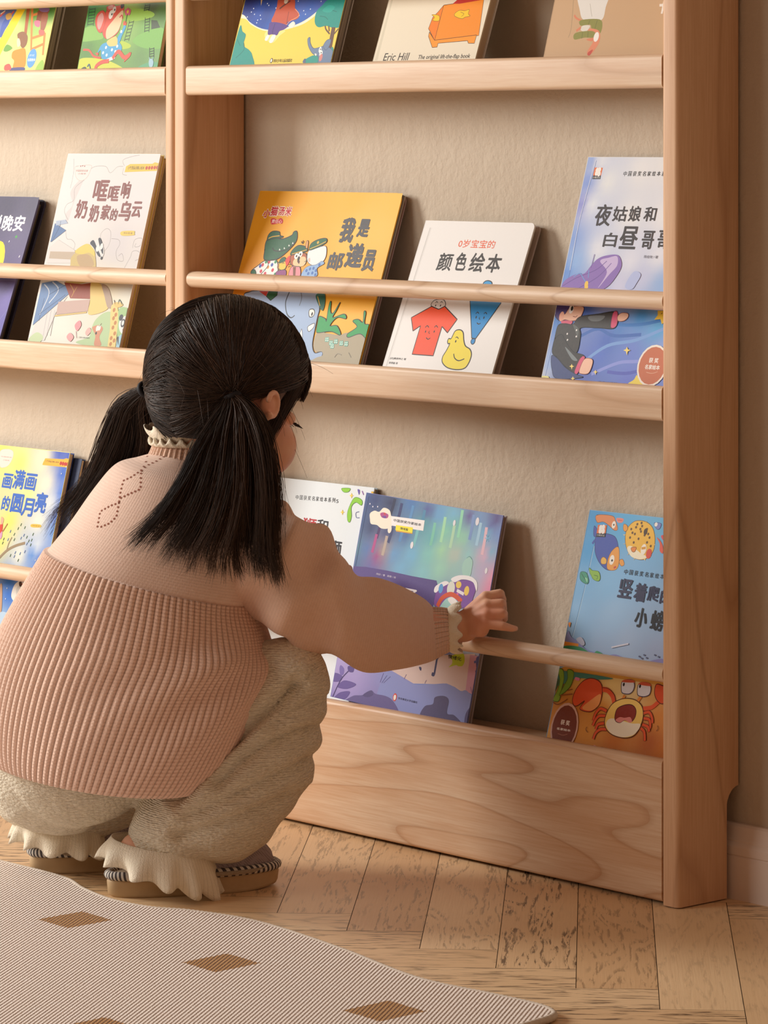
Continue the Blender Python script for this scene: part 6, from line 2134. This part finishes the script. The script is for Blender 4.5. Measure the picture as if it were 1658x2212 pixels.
# ---- slippers
k = NT('slipper_sole', 0.6)
k.base(k.mix(k.noise(k.tc(), 60, 3), lin('#c9aa82'), lin('#b6976c')))
M_SOLE = k.m
k = NT('mauve_slipper_mesh', 0.9)
sx = k.n('ShaderNodeSeparateXYZ')
k.l(k.tc(), sx.inputs[0])
wv_ = k.math('MULTIPLY', k.math('SINE', k.math('MULTIPLY', sx.outputs[0], 1700)), k.math('SINE', k.math('MULTIPLY', k.math('ADD', sx.outputs[2], sx.outputs[1]), 1700)))
k.base(k.mix(k.ramp(wv_, [(0.1, 0.0), (0.6, 1.0)]), lin('#a59698'), lin('#8b7c7d')))
k.bump(wv_, 0.4, 0.0008)
M_UPPER = k.m
k = NT('striped_piping', 0.8)
sx = k.n('ShaderNodeSeparateXYZ')
k.l(k.n('ShaderNodeUVMap').outputs[0], sx.inputs[0])
st = k.math('FRACT', k.math('ADD', k.math('MULTIPLY', sx.outputs[0], 68), k.math('MULTIPLY', sx.outputs[1], 1.0)))
k.base(k.mix(k.ramp(st, [(0.47, 0.0), (0.53, 1.0)]), lin('#dcd6cc'), lin('#4a4446')))
M_PIPE = k.m
k = NT('insole_fabric', 0.95)
k.base(k.mix(k.noise(k.tc(), 400, 2), lin('#b9a78f'), lin('#9c8a74')))
M_INSOLE = k.m


def slipper(parent, heel, toe, width):
    heel, toe = np.array(heel, float), np.array(toe, float)
    heel[2] = toe[2] = 0.0
    e = toe - heel
    L = np.linalg.norm(e)
    e /= L
    s = np.array((-e[1], e[0], 0.0))

    def outline(n, grow=0.0):
        pts = []
        for i in range(n):
            a = 2 * math.pi * i / n
            x = 0.5 - 0.5 * math.cos(a)
            w = (math.sin(math.pi * min(max(x, 0), 1)) ** 0.42) * (0.40 + 0.13 * x - 0.05 * math.exp(-((x - 0.42) / 0.16) ** 2))
            y = w * width * (1 if a < math.pi else -1)
            pts.append(heel + e * (x * (L + 2 * grow) - grow) + s * (y + math.copysign(grow, y)))
        return pts
    n = 96
    vs, fs = [], []
    for z, gr in ((0.0003, -0.003), (0.003, 0.0), (0.017, 0.001), (0.021, -0.001)):
        vs += [p + VZ * (z + 0.004 * max(0, ((p - heel) @ e / L - 0.8)) * 5 * (z < 0.01)) for p in outline(n, gr)]
    for r in range(3):
        fs += [(r * n + j, r * n + (j + 1) % n, (r + 1) * n + (j + 1) % n, (r + 1) * n + j) for j in range(n)]
    fs += [tuple(range(n))[::-1], tuple(range(3 * n, 4 * n))]
    sole = mesh_obj('slipper', vs, fs, M_SOLE, parent, smooth=True)
    # padded insole
    vs = [p + VZ * 0.0215 for p in outline(n, -0.006)] + [p + VZ * 0.0265 for p in outline(n, -0.010)]
    fs = [(j, (j + 1) % n, n + (j + 1) % n, n + j) for j in range(n)] + [tuple(range(n, 2 * n))]
    mesh_obj('insole', vs, fs, M_INSOLE, sole, smooth=True)
    # striped piping round the edge
    op_ = outline(180, -0.001)
    vs, fs, uv = [], [], []
    m = 180
    for i in range(m + 1):
        c = op_[i % m] + VZ * 0.0245
        t = op_[(i + 1) % m] - op_[(i - 1) % m]
        t = t / np.linalg.norm(t)
        nn = np.cross(t, VZ)
        for j in range(10):
            a = 2 * math.pi * j / 10
            vs.append(c + (nn * math.cos(a) + VZ * math.sin(a)) * 0.0052)
            uv.append((i / m, j / 10))
    for i in range(m):
        for j in range(10):
            fs.append((i * 10 + j, (i + 1) * 10 + j, (i + 1) * 10 + (j + 1) % 10, i * 10 + (j + 1) % 10))
    mesh_obj('piping', vs, fs, M_PIPE, sole, uv=uv, smooth=True)
    # closed toe cap
    vs, fs = [], []
    K_, Q = 18, 26
    for i in range(K_ + 1):
        x = 1.0 - 0.58 * (i / K_)
        w = (math.sin(math.pi * min(max(x, 0.001), 0.999)) ** 0.42) * (0.40 + 0.13 * x - 0.05 * math.exp(-((x - 0.42) / 0.16) ** 2)) * width * 0.985
        hgt = 0.052 * (1 - (1 - i / K_) ** 2.6) ** 0.55 + 0.006 * (i / K_)
        for j in range(Q + 1):
            a = math.pi * j / Q
            ca = math.copysign(abs(math.cos(a)) ** 0.75, math.cos(a))
            vs.append(heel + e * (x * L - 0.003) + s * (w * ca) + VZ * (0.024 + hgt * math.sin(a) ** 0.8))
    for i in range(K_):
        for j in range(Q):
            a = i * (Q + 1) + j
            fs.append((a, a + 1, a + Q + 2, a + Q + 1))
    cap = mesh_obj('toe_cap', vs, fs, M_UPPER, sole, smooth=True)
    bv_ = BVHTree.FromPolygons([tuple(p) for p in vs], fs)
    hv, hf = [], []
    for fx, fy in ((0.70, 0.0), (0.74, -0.10), (0.74, 0.10), (0.65, -0.12), (0.65, 0.12), (0.80, -0.02)):
        q = heel + e * (fx * L) + s * (fy * width) + VZ * 0.2
        hit, nm, _, _ = bv_.ray_cast(Vector(q), Vector((0, 0, -1)))
        if hit is None:
            continue
        a = Vector(e) - nm * nm.dot(Vector(e))
        a.normalize()
        b = nm.cross(a)
        i0 = len(hv)
        for t in np.linspace(0, 2 * math.pi, 12, endpoint=False):
            hv.append(tuple(hit + nm * 0.0006 * (1 if nm.z > 0 else -1) + a * 0.0042 * math.cos(t) + b * 0.0026 * math.sin(t)))
        hf.append(tuple(range(i0, i0 + 12)))
    mesh_obj('cutout', hv, hf, M_ELASTIC, cap)
    return sole


slipper(person, *SOLE_R, 0.078)
slipper(person, *SOLE_L, 0.076)


# ---- hair
def tubes(paths, w0, shade, sides=3, taper=0.25, seed=0):
    """paths: (N, P, 3); one mesh of fine tapering strands; UV.x carries each strand's own tone"""
    paths = np.asarray(paths, float)
    N, P, _ = paths.shape
    t = np.gradient(paths, axis=1)
    t /= np.maximum(np.linalg.norm(t, axis=2, keepdims=True), 1e-9)
    ref = np.broadcast_to(VB * 0.8 + VR * 0.31 + VZ * 0.1, t.shape)
    a = np.cross(t, ref)
    a /= np.maximum(np.linalg.norm(a, axis=2, keepdims=True), 1e-9)
    b = np.cross(t, a)
    s = np.linspace(0, 1, P)
    w = (w0 * (1 - (1 - taper) * s ** 2.2))[None, :, None] if np.isscalar(w0) else (np.asarray(w0)[:, None] * (1 - (1 - taper) * s[None, :] ** 2.2))[:, :, None]
    ring = [paths + w * (a * math.cos(2 * math.pi * j / sides) + b * math.sin(2 * math.pi * j / sides)) for j in range(sides)]
    v = np.stack(ring, 2).reshape(-1, 3)
    i = np.arange(N)[:, None, None] * P * sides + np.arange(P - 1)[None, :, None] * sides
    j = np.arange(sides)[None, None, :]
    q = np.stack([i + j, i + (j + 1) % sides, i + sides + (j + 1) % sides, i + sides + j], -1).reshape(-1, 4)
    uv = np.repeat(np.c_[shade, np.zeros(N)], P * sides, axis=0)
    return v, q, uv


def strand_mesh(name, groups, parent, extra=None):
    vs, qs, us, off = [], [], [], 0
    for v, q, u in groups:
        vs.append(v)
        qs.append(q + off)
        us.append(u)
        off += len(v)
    vs, qs, us = np.concatenate(vs), np.concatenate(qs), np.concatenate(us)
    me = bpy.data.meshes.new(name)
    faces = qs.tolist()
    if extra is not None:
        ev, ef = extra
        faces += [tuple(off + i for i in f) for f in ef]
        vs = np.concatenate([vs, np.asarray(ev)])
        us = np.concatenate([us, np.zeros((len(ev), 2))])
    me.from_pydata(vs.tolist(), [], faces)
    me.materials.append(M_HAIR)
    ul = me.uv_layers.new(name='UVMap')
    li = np.empty(len(me.loops), 'i')
    me.loops.foreach_get('vertex_index', li)
    ul.data.foreach_set('uv', us.astype('f')[li].ravel())
    me.polygons.foreach_set('use_smooth', np.ones(len(me.polygons), bool))
    me.update()
    o = bpy.data.objects.new(name, me)
    COL.objects.link(o)
    o.parent = parent
    return o


RF, RS, RU = 0.1000, 0.0905, 0.0935


def E3(d, k=1.0):
    low = np.clip(-d[:, 2], 0, 1) * np.clip(0.55 - d[:, 0], 0, 1)       # the hair sits lower at the nape
    return HC + (np.outer(d[:, 0], HF) * RF + np.outer(d[:, 1], HS) * RS + np.outer(d[:, 2] * (1 + 0.22 * low), HU) * RU) * k





def unit(a):
    a = np.asarray(a, float)
    return a / np.linalg.norm(a, axis=-1, keepdims=True)


def slerp_paths(d0, d1, P, lift):
    d0, d1 = unit(d0), unit(d1)
    om = np.arccos(np.clip((d0 * d1).sum(1), -1, 1))[:, None]
    out = []
    for s in np.linspace(0, 1, P):
        d = (np.sin((1 - s) * om) * d0 + np.sin(s * om) * d1) / np.maximum(np.sin(om), 1e-6)
        out.append(E3(unit(d)) + unit(E3(unit(d)) - HC) * (lift * math.sin(math.pi * min(1, 0.15 + s * 0.85)) + 0.0006)[:, None] if np.ndim(lift) else E3(unit(d)))
    return np.stack(out, 1)


TIE = {1: np.array((-0.60, 0.79, -0.27)), -1: np.array((-0.60, -0.79, -0.27))}
for s in TIE:
    TIE[s] = unit(TIE[s])
groups = []
# scalp: each half combed towards its own tie
for s in (1, -1):
    N = 4200
    d = NR.normal(size=(N * 5, 3))
    d = unit(d)
    d[:, 1] = np.abs(d[:, 1]) * s
    # hairline: keep the scalp, drop the face, ears and the nape below the collar
    keep = (d[:, 2] > -0.88 - 0.2 * d[:, 0]) & ~((d[:, 0] > 0.30) & (d[:, 2] < 0.15)) & ~((d[:, 0] > -0.40) & (d[:, 2] < 0.0) & (np.abs(d[:, 1]) > 0.35)) & (d[:, 0] < 0.86)
    d = d[keep][:N]
    N = len(d)
    tgt = unit(TIE[s] + NR.normal(scale=0.045, size=(N, 3)))
    lift = NR.uniform(-0.0005, 0.0035, N)
    p = slerp_paths(d, tgt, 13, lift)
    p[:, -1] = E3(unit(tgt), 1.02)
    groups.append(tubes(p, NR.uniform(0.00025, 0.0006, N), np.clip(NR.normal(0.25, 0.25, N), 0, 1), taper=0.8))
    # long strands that start at the parting and frame the whole half
    N = 1700
    a = NR.uniform(0.45, 3.95, N)
    d = np.c_[np.cos(a), 0.02 * s + NR.normal(0, 0.07, N), np.sin(a)]
    d = d[d[:, 2] > -0.90]
    N = len(d)
    tgt = unit(TIE[s] + NR.normal(scale=0.05, size=(N, 3)))
    p = slerp_paths(d, tgt, 16, NR.uniform(0.0, 0.0045, N))
    groups.append(tubes(p, NR.uniform(0.00025, 0.0006, N), np.clip(NR.normal(0.3, 0.25, N), 0, 1), taper=0.8))
# fringe and side locks
N = 2600
y = NR.uniform(-0.88, 0.88, N)
st = unit(np.c_[NR.uniform(0.05, 0.35, N), y * 0.55, np.full(N, 0.92)])
mid = unit(np.c_[0.88 - 0.35 * np.abs(y), y * 0.95, 0.42 + NR.normal(0, 0.05, N)])
low = 0.02 - 0.17 * NR.random(N) ** 0.8 - 0.10 * np.abs(y)
end = unit(np.c_[1.02 - 0.42 * np.abs(y), y * 1.02, low])
pa = slerp_paths(st, mid, 8, NR.uniform(0.001, 0.005, N))
pb = slerp_paths(mid, end, 8, NR.uniform(0.001, 0.005, N))
groups.append(tubes(np.concatenate([pa, pb[:, 1:]], 1), NR.uniform(0.00025, 0.0006, N), np.clip(NR.normal(0.25, 0.22, N), 0, 1), taper=0.35))
for s in (1, -1):
    N = 700
    y = NR.uniform(0.70, 0.95, N)
    st = unit(np.c_[NR.uniform(0.2, 0.45, N), y * 0.6 * s, np.full(N, 0.75)])
    mid = unit(np.c_[NR.uniform(0.22, 0.45, N), y * s, NR.uniform(-0.05, 0.1, N)])
    pa = slerp_paths(st, mid, 8, NR.uniform(0.001, 0.005, N))
    f0 = NR.uniform(-0.014, 0.012, N)
    ln_ = NR.uniform(0.045, 0.098, N) * (1.1 - (f0 + 0.014) * 21)
    e_ = np.array([H(f - 0.010 + 0.10 * (0.03 - f), 0.077 * s, -0.018 - L_) for f, L_ in zip(f0, ln_)])
    m2 = (pa[:, -1] + e_) / 2 + HS * s * 0.002
    pb = np.stack([pa[:, -1] * (1 - t) ** 2 + 2 * m2 * t * (1 - t) + e_ * t * t for t in np.linspace(0, 1, 8)], 1)
    groups.append(tubes(np.concatenate([pa, pb[:, 1:]], 1), NR.uniform(0.00025, 0.00055, N), np.clip(NR.normal(0.2, 0.2, N), 0, 1), taper=0.2))
# loose short hairs standing off the outline
N = 260
d = unit(NR.normal(size=(N, 3)))
d = d[(d[:, 2] > -0.6) & (d[:, 0] < 0.5)]
N = len(d)
b0 = E3(d)
dirn = unit(b0 - HC) * 0.35 + unit(NR.normal(size=(N, 3))) * 0.6 + np.array((0, 0, -0.35))
L_ = NR.uniform(0.012, 0.045, N)[:, None]
fl = np.stack([b0 + dirn * L_ * t + np.array((0, 0, -0.012)) * t * t for t in np.linspace(0, 1, 7)], 1)
groups.append(tubes(fl, 0.00022, np.full(N, 0.8), taper=0.5))
# under-layer that closes the scalp
ev, ef = ellipsoid(HC, (HF * RF * 0.985, HS * RS * 0.985, HU * RU * 0.985), 64, 48)
rel = np.asarray(ev) - HC
lc = unit(np.c_[rel @ HF / RF, rel @ HS / RS, rel @ HU / RU])
ev = E3(lc, 0.985)
bad = ((lc[:, 0] > 0.32) & (lc[:, 2] < 0.12)) | ((lc[:, 0] > -0.30) & (lc[:, 2] < -0.16) & (np.abs(lc[:, 1]) > 0.3)) | (lc[:, 2] < -0.90 - 0.2 * lc[:, 0])
ef = [f for f in ef if not any(bad[i] for i in f)]
hair = strand_mesh('hair', groups, person, (ev, ef))


def tail(name, left, right, far, depth, nlock, per, seed, lens, side):
    """ponytail: locks spread between two outline curves; every lock gathers to its own tip"""
    r = np.random.default_rng(seed)
    P = 18
    s = np.linspace(0, 1, P)
    Lc, Rc = catmull(left, 8), catmull(right, 8)
    rs = lambda c, q: np.stack([np.interp(q, np.linspace(0, 1, len(c)), c[:, i]) for i in range(3)], -1)
    out, wd, sh = [], [], []
    for L in range(nlock):
        a = (L + r.uniform(0.1, 0.9)) / nlock
        zf = r.uniform(-1, 1)
        ln = np.interp(a, [x for x, _ in lens], [y for _, y in lens]) * r.uniform(0.70, 1.10)
        q = s * ln
        axis = rs(Lc, q) * (1 - a) + rs(Rc, q) * a
        axis = axis + np.outer(np.sin(s * math.pi * 0.9), VB) * (zf * depth) + np.outer(s ** 2 * r.normal(0, 0.012), VR)
        axis += np.outer(np.sin(s * r.uniform(4, 8) + r.uniform(0, 6)) * s * 0.0030, VR)
        tone = np.clip(r.normal(0.33, 0.28), 0, 1)
        n = int(per * r.uniform(0.6, 1.4))
        o = r.normal(size=(n, 3))
        spread = (0.0022 + 0.0062 * np.sin(np.pi * np.clip(s * 0.95, 0, 1)) ** 0.8 * (1 - 0.8 * s ** 1.5))
        fr = r.normal(size=(n, 3)) * 0.0055
        for i in range(n):
            cut = r.uniform(0.86, 1.0)
            qi = s * cut * (P - 1)
            base = np.stack([np.interp(qi, np.arange(P), axis[:, c]) for c in range(3)], -1)
            out.append(base + np.outer(spread, o[i]) * 0.62 + np.outer(s ** 3, fr[i]))
        wd += list(r.uniform(0.00022, 0.00055, n))
        sh += list(np.clip(tone + r.normal(0, 0.12, n), 0, 1))
    return strand_mesh(name, [tubes(np.array(out), np.array(wd), np.array(sh), taper=0.2)], hair)


tR, tL = E3(TIE[1][None], 1.03)[0], E3(TIE[-1][None], 1.03)[0]
tail('ponytail', [tR, (-0.3692, -0.4542, 0.5617), (-0.3659, -0.4883, 0.5264), (-0.3722, -0.5104, 0.4848), (-0.3905, -0.5310, 0.4451), (-0.4115, -0.5516, 0.4157), (-0.4211, -0.5595, 0.3995)],
     [tR, (-0.3448, -0.4313, 0.5641), (-0.3212, -0.4288, 0.5376), (-0.2962, -0.4323, 0.4906), (-0.2870, -0.4324, 0.4384), (-0.2826, -0.4306, 0.4016), (-0.2763, -0.4234, 0.3688)], None, 0.020, 52, 80, 11,
     [(0, 0.88), (0.15, 0.92), (0.35, 1.0), (0.6, 1.06), (0.85, 1.05), (1, 0.97)], 1)
tail('ponytail', [tL, (-0.5534, -0.4585, 0.5636), (-0.5819, -0.4604, 0.5278), (-0.6042, -0.4630, 0.4876), (-0.6201, -0.4733, 0.4537), (-0.6334, -0.4883, 0.4258), (-0.6386, -0.4942, 0.3951)],
     [tL, (-0.5319, -0.4417, 0.5574), (-0.5393, -0.4275, 0.5203), (-0.5593, -0.4275, 0.4829), (-0.5757, -0.4414, 0.4548), (-0.5947, -0.4598, 0.4268), (-0.6190, -0.4797, 0.3957)], None, 0.014, 30, 70, 12,
     [(0, 0.86), (0.5, 1.0), (1, 1.0)], -1)


def elastic(c, axis, r):
    axis = unit(axis)
    a = unit(np.cross(axis, VZ))
    b = np.cross(axis, a)
    vs, fs = [], []
    for i in range(24):
        t = 2 * math.pi * i / 24
        cc = c + (a * math.cos(t) + b * math.sin(t)) * r
        nr = a * math.cos(t) + b * math.sin(t)
        for j in range(8):
            q = 2 * math.pi * j / 8
            vs.append(cc + nr * 0.0028 * math.cos(q) + axis * 0.0036 * math.sin(q))
    for i in range(24):
        for j in range(8):
            fs.append((i * 8 + j, i * 8 + (j + 1) % 8, ((i + 1) % 24) * 8 + (j + 1) % 8, ((i + 1) % 24) * 8 + j))
    return mesh_obj('hair_elastic', vs, fs, M_ELASTIC, hair, smooth=True)


elastic(tR + VZ * -0.002, (V((-0.3553, -0.4386, 0.5590)) - tR), 0.0085)
elastic(tL, (V((-0.5434, -0.4502, 0.5605)) - tL), 0.0085)
